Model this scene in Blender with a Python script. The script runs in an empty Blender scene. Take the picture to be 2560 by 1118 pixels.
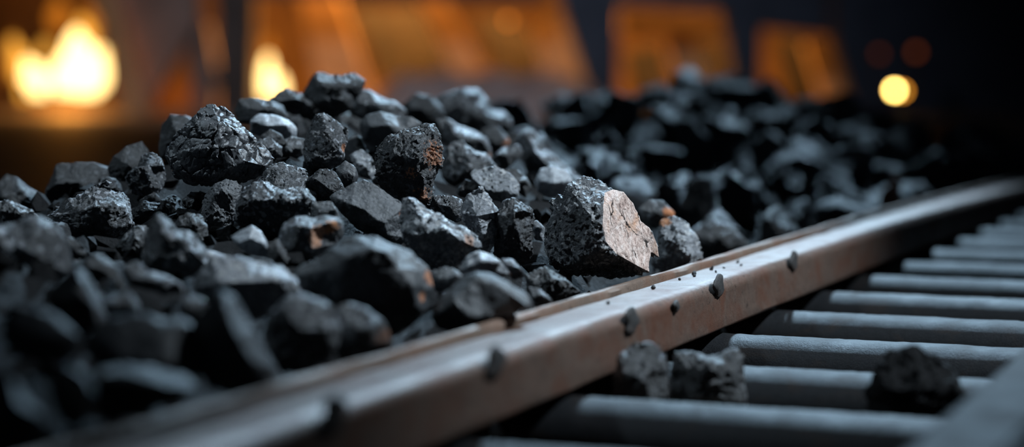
import bpy, bmesh, math, random
import numpy as np
from mathutils import Vector, Matrix, Euler
from mathutils.geometry import delaunay_2d_cdt

random.seed(7)
SC = bpy.context.scene
COL = SC.collection

# ------------------------------------------------------------------ camera
FPX = 5137.0
HC = 0.205                                  # camera height above the bar tops (z = 0)
PITCH = math.atan(376.0 / FPX)
CAM = Vector((0, 0, HC))
FWD = Vector((0, math.cos(PITCH), -math.sin(PITCH)))
UP = Vector((0, math.sin(PITCH), math.cos(PITCH)))
RIGHT = Vector((1, 0, 0))


def at(px, py, d):
    """the point of the place seen at a pixel of the photograph, at depth d metres"""
    px, py, d = float(px), float(py), float(d)
    return CAM + d * (FWD + RIGHT * ((px - 1280) / FPX) + UP * ((559 - py) / FPX))


cam = bpy.data.cameras.new('camera')
cam.sensor_width = 36.0
cam.lens = FPX / 2560.0 * 36.0
cam.clip_start = 0.05
cam.clip_end = 60
cam.dof.use_dof = True
cam.dof.focus_distance = 1.6
cam.dof.aperture_fstop = 2.8
camo = bpy.data.objects.new('camera', cam)
camo.location = CAM
camo.rotation_euler = (math.pi / 2 - PITCH, 0, 0)
COL.objects.link(camo)
SC.camera = camo

SC.view_settings.view_transform = 'Standard'
SC.view_settings.look = 'None'
SC.view_settings.gamma = 1.0
SC.view_settings.use_curve_mapping = False
SC.view_settings.exposure = 0.0


# ------------------------------------------------------------------ scene helpers
def tag(o, label=None, cat=None, group=None, kind=None):
    if label: o['label'] = label
    if cat: o['category'] = cat
    if group: o['group'] = group
    if kind: o['kind'] = kind
    return o


def link(name, me, mats=None, parent=None, loc=None):
    o = bpy.data.objects.new(name, me)
    COL.objects.link(o)
    if mats is not None:
        for m in (mats if isinstance(mats, (list, tuple)) else [mats]):
            me.materials.append(m)
    if parent is not None: o.parent = parent
    if loc is not None: o.location = loc
    return o


def empty(name, loc=(0, 0, 0)):
    o = bpy.data.objects.new(name, None)
    o.empty_display_size = 0.02
    o.location = loc
    COL.objects.link(o)
    return o


def smooth(me, deg=None):
    me.polygons.foreach_set('use_smooth', [True] * len(me.polygons))
    if deg: me.set_sharp_from_angle(angle=math.radians(deg))


def bm_to_mesh(bm, name):
    me = bpy.data.meshes.new(name)
    bmesh.ops.recalc_face_normals(bm, faces=bm.faces)
    bm.to_mesh(me)
    bm.free()
    return me


# ------------------------------------------------------------------ numpy noise
def _hash(ix, iy, iz, s):
    h = (ix.astype(np.uint32) * np.uint32(374761393) + iy.astype(np.uint32) * np.uint32(668265263)
         + iz.astype(np.uint32) * np.uint32(2246822519) + np.uint32((s * 3266489917) & 0xffffffff))
    h ^= h >> np.uint32(13)
    h *= np.uint32(1274126177)
    h ^= h >> np.uint32(16)
    h *= np.uint32(2654435761)
    h ^= h >> np.uint32(15)
    return h


def _rnd(ix, iy, iz, s):
    return _hash(ix, iy, iz, s).astype(np.float64) / 4294967295.0


def vnoise(p, s=0):
    f = np.floor(p)
    i = f.astype(np.int64)
    t = p - f
    t = t * t * t * (t * (t * 6 - 15) + 10)
    out = 0
    for dx in (0, 1):
        wx = t[:, 0] if dx else 1 - t[:, 0]
        for dy in (0, 1):
            wy = t[:, 1] if dy else 1 - t[:, 1]
            for dz in (0, 1):
                wz = t[:, 2] if dz else 1 - t[:, 2]
                out = out + wx * wy * wz * _rnd(i[:, 0] + dx, i[:, 1] + dy, i[:, 2] + dz, s)
    return out * 2 - 1


def fbm(p, octv=4, s=0, gain=0.5):
    a, out = 1.0, 0
    for k in range(octv):
        out = out + a * vnoise(p * (2.03 ** k) + 17.3 * k, s + k)
        a *= gain
    return out


def worley(p, s=0):
    """F1, F2, and a random plane value of the nearest cell (flat tilted chips)"""
    f = np.floor(p).astype(np.int64)
    n = len(p)
    f1 = np.full(n, 9.0); f2 = np.full(n, 9.0); chip = np.zeros(n)
    for dx in (-1, 0, 1):
        for dy in (-1, 0, 1):
            for dz in (-1, 0, 1):
                c = f + np.array([dx, dy, dz])
                r = [_rnd(c[:, 0], c[:, 1], c[:, 2], s + q) for q in range(7)]
                q = c + np.stack(r[:3], 1)
                v = p - q
                d = np.sqrt((v * v).sum(1))
                val = (r[3] - .5) * .7 + (v * (np.stack(r[4:7], 1) - .5)).sum(1) * 1.3
                near = d < f1
                f2 = np.where(near, f1, np.minimum(f2, d))
                chip = np.where(near, val, chip)
                f1 = np.where(near, d, f1)
    return f1, f2, chip


# ------------------------------------------------------------------ materials
def nodes(name):
    m = bpy.data.materials.new(name)
    m.use_nodes = True
    nt = m.node_tree
    nt.nodes.clear()
    out = nt.nodes.new('ShaderNodeOutputMaterial')
    b = nt.nodes.new('ShaderNodeBsdfPrincipled')
    nt.links.new(b.outputs[0], out.inputs[0])
    return m, nt, b


def N(nt, typ, **kw):
    n = nt.nodes.new(typ)
    for k, v in kw.items():
        if k.startswith('i_'):
            key = k[2:]
            n.inputs[int(key) if key.isdigit() else key.replace('_', ' ')].default_value = v
        else:
            setattr(n, k, v)
    return n


def noise(nt, vec, scale, detail=6, rough=.6, dist=0.0):
    n = N(nt, 'ShaderNodeTexNoise')
    n.inputs['Scale'].default_value = scale
    n.inputs['Detail'].default_value = detail
    n.inputs['Roughness'].default_value = rough
    n.inputs['Distortion'].default_value = dist
    nt.links.new(vec, n.inputs['Vector'])
    return n.outputs[0]


def ramp(nt, fac, stops):
    r = N(nt, 'ShaderNodeValToRGB')
    e = r.color_ramp.elements
    while len(e) < len(stops): e.new(0.5)
    for q, (p, c) in zip(e, stops):
        q.position = p
        q.color = (c[0], c[1], c[2], 1) if isinstance(c, (tuple, list)) else (c, c, c, 1)
    nt.links.new(fac, r.inputs[0])
    return r.outputs[0]


def mth(nt, op, a, b=None, clamp=False):
    n = N(nt, 'ShaderNodeMath', operation=op, use_clamp=clamp)
    for k, v in enumerate((a, b)):
        if v is None: continue
        if isinstance(v, (int, float)): n.inputs[k].default_value = v
        else: nt.links.new(v, n.inputs[k])
    return n.outputs[0]


def mix(nt, fac, a, b):
    n = N(nt, 'ShaderNodeMix', data_type='RGBA')
    for sock, v in ((n.inputs[0], fac), (n.inputs[6], a), (n.inputs[7], b)):
        if isinstance(v, (int, float)): sock.default_value = v
        elif isinstance(v, (tuple, list)): sock.default_value = (v[0], v[1], v[2], 1)
        else: nt.links.new(v, sock)
    return n.outputs[2]


COAL = {  # dark tone, light tone, roughness range, bump strength
    'matte': ((.016, .0175, .020), (.054, .058, .064), (.48, .65), .35),
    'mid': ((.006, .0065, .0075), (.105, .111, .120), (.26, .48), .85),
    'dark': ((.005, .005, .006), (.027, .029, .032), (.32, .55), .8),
    'shiny': ((.045, .049, .055), (.38, .40, .43), (.22, .40), .7),  # light tone raised so the base colour carries highlights
    'pale': ((.06, .066, .074), (.52, .56, .61), (.25, .4), .4),  # highlight brightness of gleaming tops put into the base colour
    'plates': ((.020, .021, .024), (.090, .095, .102), (.34, .55), .25),
    'speck': ((.012, .013, .015), (.170, .180, .195), (.28, .5), .9),
    'grainy': ((.022, .024, .027), (.125, .132, .142), (.42, .6), .55),
    'bed': ((.003, .003, .0035), (.011, .0115, .0125), (.6, .85), .6),  # darker than the lumps: shade of the gaps put into the colour
}


def coal_material(name, style, rust=(), fleck=2.0):
    lo, hi, (r0, r1), bs = COAL[style]
    m, nt, b = nodes(name)
    tc = N(nt, 'ShaderNodeTexCoord')
    oi = N(nt, 'ShaderNodeObjectInfo')
    add = N(nt, 'ShaderNodeVectorMath', operation='MULTIPLY_ADD')
    nt.links.new(oi.outputs['Random'], add.inputs[0])
    add.inputs[1].default_value = (3.1, 5.7, 4.3)
    nt.links.new(tc.outputs['Object'], add.inputs[2])
    v = add.outputs[0]
    n1 = noise(nt, v, 55, 8, .65, .4)
    n2 = noise(nt, v, 420, 6, .7)
    n3 = noise(nt, v, 160, 5, .6, 1.0)
    c = ramp(nt, mth(nt, 'ADD', mth(nt, 'MULTIPLY', n1, .5), mth(nt, 'MULTIPLY', n2, .5)),
             [(.38, lo), (.66, hi)])
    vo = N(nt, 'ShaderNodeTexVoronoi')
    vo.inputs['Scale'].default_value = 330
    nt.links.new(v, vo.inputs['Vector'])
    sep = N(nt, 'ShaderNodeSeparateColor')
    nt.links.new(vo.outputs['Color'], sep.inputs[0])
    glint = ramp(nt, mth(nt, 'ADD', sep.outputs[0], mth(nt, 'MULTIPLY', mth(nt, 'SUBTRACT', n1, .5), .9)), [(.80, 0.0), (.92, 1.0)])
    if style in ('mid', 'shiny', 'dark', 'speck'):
        c = mix(nt, mth(nt, 'MULTIPLY', glint, .75), c, tuple(min(.5, q * 3.2) for q in hi))  # sparkle painted into the base colour of scattered cells
    rough = N(nt, 'ShaderNodeMapRange')
    rough.inputs[1].default_value = .35; rough.inputs[2].default_value = .65
    rough.inputs[3].default_value = r0; rough.inputs[4].default_value = r1
    nt.links.new(n3, rough.inputs[0])
    rg = rough.outputs[0]
    for (pos, rad, col) in rust:  # coloured spots: rust stains, pale patches, one painted highlight
        vd = N(nt, 'ShaderNodeVectorMath', operation='DISTANCE')
        nt.links.new(tc.outputs['Object'], vd.inputs[0])
        vd.inputs[1].default_value = pos
        k = mth(nt, 'SUBTRACT', 1.0, mth(nt, 'DIVIDE', vd.outputs['Value'], rad))
        k = mth(nt, 'ADD', k, mth(nt, 'MULTIPLY', mth(nt, 'SUBTRACT', n1, .5), 1.6))
        k = mth(nt, 'ADD', k, mth(nt, 'MULTIPLY', mth(nt, 'SUBTRACT', n2, .5), fleck))
        f = ramp(nt, k, [(.22, 0.0), (.34, 1.0)])
        cc = mix(nt, n3, tuple(x * .35 for x in col), tuple(min(1, x * 1.4) for x in col))
        c = mix(nt, f, c, cc)
        rg = mth(nt, 'ADD', rg, mth(nt, 'MULTIPLY', f, .25), True)
    nt.links.new(c, b.inputs['Base Color'])
    nt.links.new(rg, b.inputs['Roughness'])
    b.inputs['Specular IOR Level'].default_value = .15 if style == 'bed' else .7
    h = mth(nt, 'ADD', mth(nt, 'MULTIPLY', n3, 1.0), mth(nt, 'MULTIPLY', n2, .55))
    bp = N(nt, 'ShaderNodeBump')
    bp.inputs['Strength'].default_value = bs
    bp.inputs['Distance'].default_value = .004
    nt.links.new(h, bp.inputs['Height'])
    nt.links.new(bp.outputs[0], b.inputs['Normal'])
    return m


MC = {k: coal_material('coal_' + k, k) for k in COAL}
RUST = (.34, .13, .055)
ORANGE = (.42, .15, .04)
PINK = (.40, .25, .19)


def pink_material():
    m, nt, b = nodes('weathered_fracture')
    tc = N(nt, 'ShaderNodeTexCoord')
    v = tc.outputs['Object']
    mp = N(nt, 'ShaderNodeMapping')
    mp.inputs['Rotation'].default_value = (.5, .3, .6)
    mp.inputs['Scale'].default_value = (1, .35, .5)
    nt.links.new(v, mp.inputs['Vector'])
    s = mp.outputs[0]
    n1 = noise(nt, v, 60, 6, .6)
    n2 = noise(nt, s, 620, 5, .7)
    n3 = noise(nt, s, 240, 6, .7, 1.2)
    c = ramp(nt, n3, [(.30, (.12, .07, .06)), (.42, (.56, .40, .34)), (.58, (.76, .61, .54)), (.75, (.90, .80, .75))])
    c = mix(nt, ramp(nt, n1, [(.56, 0.0), (.74, .7)]), c, (.60, .28, .13))
    c = mix(nt, ramp(nt, n2, [(.30, .9), (.42, 0.0)]), c, (.05, .03, .028))
    m2 = N(nt, 'ShaderNodeMapping')
    m2.inputs['Rotation'].default_value = (0, .55, 0)
    m2.inputs['Scale'].default_value = (60, 60, 9)
    nt.links.new(v, m2.inputs['Vector'])
    wv = N(nt, 'ShaderNodeVectorMath', operation='MULTIPLY_ADD')
    nz = N(nt, 'ShaderNodeTexNoise')
    nz.inputs['Scale'].default_value = 90
    nt.links.new(v, nz.inputs['Vector'])
    nt.links.new(nz.outputs['Color'], wv.inputs[0])
    wv.inputs[1].default_value = (.5, .5, .5)
    nt.links.new(m2.outputs[0], wv.inputs[2])
    vo = N(nt, 'ShaderNodeTexVoronoi', feature='DISTANCE_TO_EDGE')
    vo.inputs['Scale'].default_value = 1.0
    nt.links.new(wv.outputs[0], vo.inputs['Vector'])
    c = mix(nt, mth(nt, 'MULTIPLY', ramp(nt, vo.outputs['Distance'], [(.012, 1.0), (.035, 0.0)]), ramp(nt, n1, [(.42, 0.0), (.55, 1.0)])), c, (.02, .012, .01))
    nt.links.new(c, b.inputs['Base Color'])
    b.inputs['Roughness'].default_value = .75
    b.inputs['Specular IOR Level'].default_value = .3
    bp = N(nt, 'ShaderNodeBump')
    bp.inputs['Strength'].default_value = .7
    bp.inputs['Distance'].default_value = .003
    nt.links.new(mth(nt, 'ADD', n2, n3), bp.inputs['Height'])
    nt.links.new(bp.outputs[0], b.inputs['Normal'])
    return m


M_PINK = pink_material()


def steel_material(name, c0, c1, rustc, rust_amt, rough=(.35, .6), metallic=.55, speck=.5, spec=.5):
    m, nt, b = nodes(name)
    tc = N(nt, 'ShaderNodeTexCoord')
    v = tc.outputs['Object']
    n1 = noise(nt, v, 26, 7, .62, .5)
    n2 = noise(nt, v, 700, 4, .7)
    n3 = noise(nt, v, 190, 6, .65, .6)
    c = mix(nt, n3, c0, c1)
    c = mix(nt, ramp(nt, n1, [(.62 - .3 * rust_amt, 0.0), (.78 - .2 * rust_amt, .85)]), c, rustc)
    c = mix(nt, ramp(nt, n3, [(.30, speck), (.37, 0.0)]), c, (.010, .009, .009))
    c = mix(nt, ramp(nt, n2, [(.30, speck), (.40, 0.0)]), c, (.015, .013, .012))
    nt.links.new(c, b.inputs['Base Color'])
    b.inputs['Metallic'].default_value = metallic
    b.inputs['Specular IOR Level'].default_value = spec
    mr = N(nt, 'ShaderNodeMapRange')
    mr.inputs[1].default_value = .3; mr.inputs[2].default_value = .7
    mr.inputs[3].default_value = rough[0]; mr.inputs[4].default_value = rough[1]
    nt.links.new(n1, mr.inputs[0])
    nt.links.new(mr.outputs[0], b.inputs['Roughness'])
    bp = N(nt, 'ShaderNodeBump')
    bp.inputs['Strength'].default_value = .35
    bp.inputs['Distance'].default_value = .0012
    nt.links.new(mth(nt, 'ADD', n2, n3), bp.inputs['Height'])
    nt.links.new(bp.outputs[0], b.inputs['Normal'])
    return m


M_RAIL = steel_material('worn_rail_steel', (.060, .040, .031), (.21, .138, .105), (.11, .042, .023), .6, (.36, .56), .42, .85, .4)
M_LIP = steel_material('rusty_lip_steel', (.12, .085, .065), (.24, .17, .13), (.15, .07, .04), .7, (.5, .7), .4, .8)
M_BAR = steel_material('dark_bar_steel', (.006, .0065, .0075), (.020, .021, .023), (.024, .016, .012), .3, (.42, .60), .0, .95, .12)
M_SCAB = steel_material('scale_scab', (.02, .019, .019), (.04, .037, .036), (.06, .035, .025), .3, (.6, .8), .1, .2)


def plain(name, c0, c1, scale, rough=.85, bump=.3, dist=.02, spec=.3):
    m, nt, b = nodes(name)
    tc = N(nt, 'ShaderNodeTexCoord')
    n = noise(nt, tc.outputs['Object'], scale, 7, .62, .6)
    nt.links.new(ramp(nt, n, [(.34, c0), (.68, c1)]), b.inputs['Base Color'])
    b.inputs['Roughness'].default_value = rough
    b.inputs['Specular IOR Level'].default_value = spec
    bp = N(nt, 'ShaderNodeBump')
    bp.inputs['Strength'].default_value = bump
    bp.inputs['Distance'].default_value = dist
    nt.links.new(n, bp.inputs['Height'])
    nt.links.new(bp.outputs[0], b.inputs['Normal'])
    return m


def emit(name, col, strength):
    m = bpy.data.materials.new(name)
    m.use_nodes = True
    nt = m.node_tree
    nt.nodes.clear()
    out = nt.nodes.new('ShaderNodeOutputMaterial')
    e = nt.nodes.new('ShaderNodeEmission')
    e.inputs[0].default_value = (*col, 1)
    e.inputs[1].default_value = strength
    nt.links.new(e.outputs[0], out.inputs[0])
    return m


# ------------------------------------------------------------------ coal lumps
CROP = {'C2': (0, 380, 3.0222), 'C3': (380, 160, 2.7946), 'C4': (440, 440, 2.7946), 'C5': (900, 160, 2.795),
        'C6': (980, 430, 2.485), 'C7': (0, 660, 2.415), 'C8': (1240, 130, 1.9394), 'P': (0, 0, 1.0)}
PROFILE = {  # fbm, chip1, chip2, terrace, crack, fine
    'rough': (.040, .085, .045, .030, 0.0, .016),
    'smooth': (.030, .035, .012, .012, 0.0, .004),
    'cracked': (.030, .020, .006, .0, .065, .005),
    'layered': (.030, .050, .020, .055, 0.0, .012),
    'grain': (.030, .030, .045, .045, 0.0, .020),
}
HEAP = []          # (centre, radius) of every lump, for the bed that carries them


def refine(bm, L, maxit=9):
    for _ in range(maxit):
        long = [e for e in bm.edges if e.calc_length() > L]
        if not long: break
        bmesh.ops.subdivide_edges(bm, edges=long, cuts=1)
        bmesh.ops.triangulate(bm, faces=[f for f in bm.faces if len(f.verts) > 3])


def roughen(me, r, profile, seed, amount=1.0, weight=None):
    """break the plain facets up: chips, bedding steps, cracks and grain along the normals"""
    a_f, a_c1, a_c2, a_t, a_k, a_n = PROFILE[profile]
    n = len(me.vertices)
    co = np.empty(n * 3); me.vertices.foreach_get('co', co); co = co.reshape(-1, 3)
    nr = np.empty(n * 3); me.vertices.foreach_get('normal', nr); nr = nr.reshape(-1, 3)
    rg = np.random.RandomState(seed)
    p = co / r + rg.rand(3) * 50
    warp = p + .18 * np.stack([fbm(p * 2.2, 3, seed + q) for q in (1, 2, 3)], 1)
    d = a_f * fbm(p * 1.7, 4, seed)
    if a_c1: d = d + a_c1 * worley(warp * 1.9, seed + 5)[2]
    if a_c2: d = d + a_c2 * worley(warp * 4.6, seed + 9)[2]
    if a_t:
        ax = rg.randn(3); ax /= np.linalg.norm(ax)
        t = (warp @ ax) * 6.5 + .5 * fbm(p * 2.5, 3, seed + 20)
        fr = t - np.floor(t)
        d = d + a_t * (np.clip(fr / .8, 0, 1) - np.clip((fr - .8) / .2, 0, 1) - .4) * (.5 + .5 * vnoise(p * 1.3, seed + 31))
    if a_k:
        for fq, am in ((2.1, 1.0), (4.6, .35)):
            f1, f2, ch = worley(p * fq + .10 * fbm(p * 5, 2, seed + 3)[:, None], seed + 40 + int(fq))
            d = d - a_k * am * np.clip(1 - (f2 - f1) / .11, 0, 1) + .010 * am * ch
    d = d + a_n * fbm(p * 13, 3, seed + 60, .65)
    if weight is not None: d = d * weight
    co = co + nr * (d * r * amount)[:, None]
    me.vertices.foreach_set('co', co.ravel())
    me.update()


def lump(key, crop, d, outline, ridges=None, style='mid', profile='rough', label=None, L=None, thick=.85, rust=(),
         pink=None, seed=None, fleck=2.0, bulge=.85, group='coal lumps of the heap beside the rail'):
    ox, oy, s = CROP[crop]
    seed = seed if seed is not None else (sum(ord(ch) * (i + 3) for i, ch in enumerate(key)) % 9973)
    rg = random.Random(seed)
    px = lambda x, y: (ox + x / s, oy + y / s)
    O = [(px(q[0], q[1]), q[2] if len(q) > 2 else rg.uniform(-.10, .10)) for q in outline]
    cx = sum(q[0][0] for q in O) / len(O); cy = sum(q[0][1] for q in O) / len(O)
    w = max(q[0][0] for q in O) - min(q[0][0] for q in O)
    hgt = max(q[0][1] for q in O) - min(q[0][1] for q in O)
    rpx = .25 * (w + hgt)
    r = rpx * d / FPX
    grow = 1.0 if key in ('chunk', 'cracked', 'bigblock', 'railslab', 'pointed', 'rustyside') or crop == 'P' else (1.13 if d > 1.7 else 1.075)
    G = lambda q: (cx + (q[0] - cx) * grow, cy + (q[1] - cy) * grow)
    O = [(G(q), h) for q, h in O]
    if ridges is not None:
        ridges = [[(*G(px(q[0], q[1])), q[2]) for q in l] for l in ridges]
    # ---- feature lines of the front
    verts2, hs, edges = [], [], []
    for p, h in O:
        verts2.append(p); hs.append(h)
    n = len(O)
    edges += [(i, (i + 1) % n) for i in range(n)]
    if ridges is None:
        a = []
        for t in (-.30, .02, .34):
            a.append((cx + t * w + rg.uniform(-.05, .05) * w, cy - .10 * hgt + rg.uniform(-.13, .13) * hgt,
                      rg.uniform(.65, 1.0) if abs(t) < .1 else rg.uniform(.45, .85)))
        b_ = [(cx + t * w + rg.uniform(-.06, .06) * w, cy + .24 * hgt + rg.uniform(-.06, .06) * hgt, rg.uniform(.45, .85))
              for t in (-.16, .18)]
        R = [a, b_]
        R = [[((q[0]), (q[1]), q[2]) for q in l] for l in R]
    else:
        R = ridges
    for line in R:
        prev = None
        for (x, y, h) in line:
            verts2.append((x, y)); hs.append(h)
            k = len(verts2) - 1
            if prev is not None: edges.append((prev, k))
            prev = k
    cv, ce, cf, ov, oe, of = delaunay_2d_cdt([Vector(v) for v in verts2], edges, [], 1, 0.01)
    hh = []
    for i, src in enumerate(ov):
        if src: hh.append(hs[src[0]])
        else:  # crossing of two lines: take the nearest given point
            j = min(range(len(verts2)), key=lambda q: (Vector(verts2[q]) - cv[i]).length)
            hh.append(hs[j])
    bm = bmesh.new()
    V = [bm.verts.new(at(c.x, c.y, d - h * r * bulge)) for c, h in zip(cv, hh)]
    for f in cf:
        try: bm.faces.new([V[i] for i in f])
        except ValueError: pass
    # ---- the far side: the outline drawn in and closed behind
    loop = {}
    for i, src in enumerate(ov):
        for q in src:
            if q < n: loop[q] = i
    ring = [loop[q] for q in range(n) if q in loop]
    ring = [ring[i] for i in range(len(ring)) if ring[i] != ring[i - 1]]
    back = []
    for i in ring:
        x = cx + (cv[i].x - cx) * .66; y = cy + (cv[i].y - cy) * .62 + .05 * hgt
        back.append(bm.verts.new(at(x, y, d + r * thick * rg.uniform(.75, 1.1))))
    apex = bm.verts.new(at(cx, cy + .08 * hgt, d + r * thick * 1.35))
    m = len(ring)
    for k in range(m):
        k2 = (k + 1) % m
        for tri in ((V[ring[k]], V[ring[k2]], back[k2]), (V[ring[k]], back[k2], back[k]), (back[k], back[k2], apex)):
            try: bm.faces.new(tri)
            except ValueError: pass
    loose = [v for v in bm.verts if not v.link_faces]
    bmesh.ops.delete(bm, geom=loose, context='VERTS')
    bmesh.ops.remove_doubles(bm, verts=bm.verts, dist=1e-5)
    ctr = at(cx, cy, d)
    for v in bm.verts: v.co -= ctr
    if L is None:
        blur = abs(1 / d - .625) * 131
        L = max(.0016, min(.006, (3.2 + blur * .45) * d / FPX), r / 34)
    pinkl = None
    if pink:
        pinkl = bm.faces.layers.int.new('pink')
        poly = [px(*q) for q in pink]
        for f in bm.faces:
            c = f.calc_center_median() + ctr
            if (c - CAM).dot(FWD) > d + .25 * r: continue
            rel = c - CAM
            dd = rel.dot(FWD)
            x = 1280 + FPX * rel.dot(RIGHT) / dd; y = 559 - FPX * rel.dot(UP) / dd
            inside = False
            j = len(poly) - 1
            for i in range(len(poly)):
                (xi, yi), (xj, yj) = poly[i], poly[j]
                if (yi > y) != (yj > y) and x < (xj - xi) * (y - yi) / (yj - yi) + xi: inside = not inside
                j = i
            f[pinkl] = int(inside)
    refine(bm, L)
    for _ in range(2):
        bmesh.ops.smooth_vert(bm, verts=bm.verts, factor=.4, use_axis_x=True, use_axis_y=True, use_axis_z=True)
    me = bm_to_mesh(bm, 'coal_lump')
    wgt = None
    if pink:
        wgt = np.ones(len(me.vertices))
        at_ = me.attributes['pink'].data
        for pl in me.polygons:
            if at_[pl.index].value == 1:
                for q in pl.vertices: wgt[q] = .28
    roughen(me, r, profile, seed, 1.0, wgt)
    smooth(me, 42)
    mat = MC[style]
    if rust:
        mat = coal_material('coal_' + style + '_stain_gleam', style,
                            [((at(*px(x, y), d - h * r * bulge) - ctr)[:], rad / s * d / FPX, col) for (x, y, h, rad, col) in rust], fleck)
    o = link('coal_lump', me, mat, loc=ctr)
    tag(o, label, 'coal', group)
    if pink:
        b2 = bmesh.new(); b2.from_mesh(me)
        lay = b2.faces.layers.int['pink']
        sel = [f for f in b2.faces if f[lay] == 1]
        if sel:
            rest = b2.copy()
            bmesh.ops.delete(b2, geom=[f for f in b2.faces if f[lay] == 0], context='FACES')
            lay2 = rest.faces.layers.int['pink']
            bmesh.ops.delete(rest, geom=[f for f in rest.faces if f[lay2] == 1], context='FACES')
            rest.to_mesh(me); rest.free()
            fm = bpy.data.meshes.new('broken_face')
            b2.to_mesh(fm)
            smooth(fm, 42)
            fo = link('broken_face', fm, M_PINK, parent=o)
            fo['label'] = 'pinkish brown weathered break face'
        b2.free()
    HEAP.append((ctr.copy(), r, cy))
    return o


exec_table = []


def T(*a, **k): exec_table.append((a, k))


# the sharp zone ------------------------------------------------------------
T('cracked', 'C3', 1.62, [(105, 560), (185, 450), (270, 400), (330, 310), (420, 268), (500, 290), (575, 345), (640, 430), (730, 520),
  (800, 590), (855, 660), (830, 725), (790, 790), (640, 850), (450, 860), (280, 850), (150, 790), (110, 700), (80, 640)],
  [[(120, 650, .45), (165, 735, .62), (270, 785, .80), (400, 782, .95), (560, 718, 1.0), (650, 678, .9), (780, 712, .5)],
   [(300, 430, .55), (470, 420, .75), (600, 470, .62)], [(250, 600, .85), (430, 580, 1.0), (590, 590, .95)]],
  'plates', 'cracked', 'largest coal lump with a rounded peak and net of cracks, on the left shoulder')
T('pointed', 'C3', 1.66, [(1140, 345), (1200, 340), (1260, 370), (1320, 420), (1370, 440), (1365, 540), (1345, 600), (1348, 660),
  (1330, 705), (1240, 740), (1120, 735), (1060, 700), (1055, 600), (1065, 520), (1100, 440)],
  [[(1192, 360, .3), (1225, 470, .75), (1275, 560, .9), (1335, 625, .5)], [(1072, 560, .4), (1150, 650, .85), (1200, 668, .9), (1320, 650, .5)],
   [(1120, 480, .6)]],
  'mid', 'layered', 'upright pointed coal lump with a bright sloping edge, between the cracked and rust-flecked lumps',
  rust=[(1345, 590, .3, 40, RUST)])
T('rustyside', 'C3', 1.60, [(1565, 570), (1640, 490), (1740, 455), (1850, 440), (1920, 405), (1970, 430), (2020, 490), (2025, 560),
  (2030, 660), (2000, 740), (1975, 800), (1950, 870), (1955, 940), (1930, 1000), (1890, 985), (1780, 965), (1640, 910), (1570, 830), (1555, 700)],
  [[(1590, 600, .4), (1690, 640, .85), (1800, 650, 1.0), (1880, 590, .9), (1960, 480, .4)], [(1600, 720, .55), (1720, 740, .8), (1850, 720, .85), (1900, 800, .6), (1900, 930, .4)],
   [(1700, 540, .6), (1830, 500, .6)]],
  'dark', 'rough', 'tall dark coal lump with orange rust flecks down one side, upright mid heap',
  rust=[(1985, 640, .4, 95, RUST), (1810, 780, .8, 60, RUST), (1890, 930, .4, 75, RUST)], fleck=5.0)
T('slab', 'C4', 1.55, [(1100, 155), (1165, 110), (1260, 50), (1320, 40), (1390, 70), (1480, 125), (1545, 175), (1590, 220), (1580, 270),
  (1610, 340), (1600, 420), (1560, 480), (1450, 450), (1350, 410), (1260, 350), (1170, 260)],
  [[(1145, 170, .35), (1240, 205, .75), (1330, 240, .9), (1400, 305, 1.0), (1455, 322, 1.0), (1505, 275, .8), (1575, 228, .3)], [(1470, 400, .8)]],
  'grainy', 'smooth', 'coal slab with a flat grey slanting top, below the rust-flecked upright lump',
  rust=[(1575, 265, .3, 40, RUST)])
T('longshiny', 'C6', 1.50, [(80, 190), (120, 175), (200, 220), (300, 275), (380, 330), (440, 345), (490, 385), (530, 430), (548, 465),
  (520, 482), (480, 500), (420, 570), (300, 590), (180, 550), (120, 490), (80, 430), (72, 330)],
  [[(90, 365, .5), (165, 398, .9), (235, 372, 1.0), (320, 352, 1.0), (400, 410, .85), (500, 462, .35)], [(165, 260, .55), (300, 310, .5)]],
  'shiny', 'rough', 'long coal lump with a silvery top sloping to a pinkish end, beside the flat slab',
  rust=[(485, 425, .4, 60, PINK)])
T('greyslab', 'C4', 1.58, [(195, 180), (215, 130), (290, 60), (350, 28), (410, 45), (450, 90), (440, 160), (430, 250), (400, 310),
  (390, 400), (370, 450), (300, 440), (220, 380), (190, 300)],
  [[(250, 150, .6), (330, 110, .7), (400, 130, .6)], [(230, 280, .7), (320, 320, .95), (390, 280, .6)]],
  'grainy', 'grain', 'matte grey coal slab standing on edge below the overhang of the cracked lump')
T('greynub', 'C4', 1.62, [(40, 170), (100, 112), (170, 120), (215, 150), (200, 250), (130, 250), (60, 220)], None,
  'mid', 'rough', 'small dark coal nub tucked against the left edge of the matte grey slab')
T('broad', 'C4', 1.54, [(430, 190), (490, 95), (560, 60), (640, 62), (720, 100), (800, 90), (900, 90), (960, 150), (975, 230),
  (950, 300), (860, 350), (760, 410), (640, 430), (520, 400), (440, 310)],
  [[(445, 220, .4), (560, 165, .9), (650, 172, 1.0), (740, 150, 1.0), (800, 182, 1.0), (900, 150, .85), (960, 190, .4)], [(560, 300, .6), (760, 300, .7)]],
  'mid', 'rough', 'broad rough coal lump with a shadowed overhanging front, in the middle of the heap')
T('flaky', 'C3', 1.585, [(740, 830), (810, 740), (850, 700), (920, 690), (980, 720), (1070, 740), (1080, 790), (1065, 840), (1140, 900),
  (1130, 970), (1000, 960), (880, 930), (780, 900)],
  [[(770, 850, .4), (865, 845, .8), (955, 800, .7), (1050, 840, .5)], [(900, 900, 1.0), (1020, 920, 1.0)], [(880, 760, .5), (970, 765, .5)]],
  'mid', 'grain', 'flaky coal lump with a sharp bright lens-shaped chip, on top of the broad rough lump')
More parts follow.
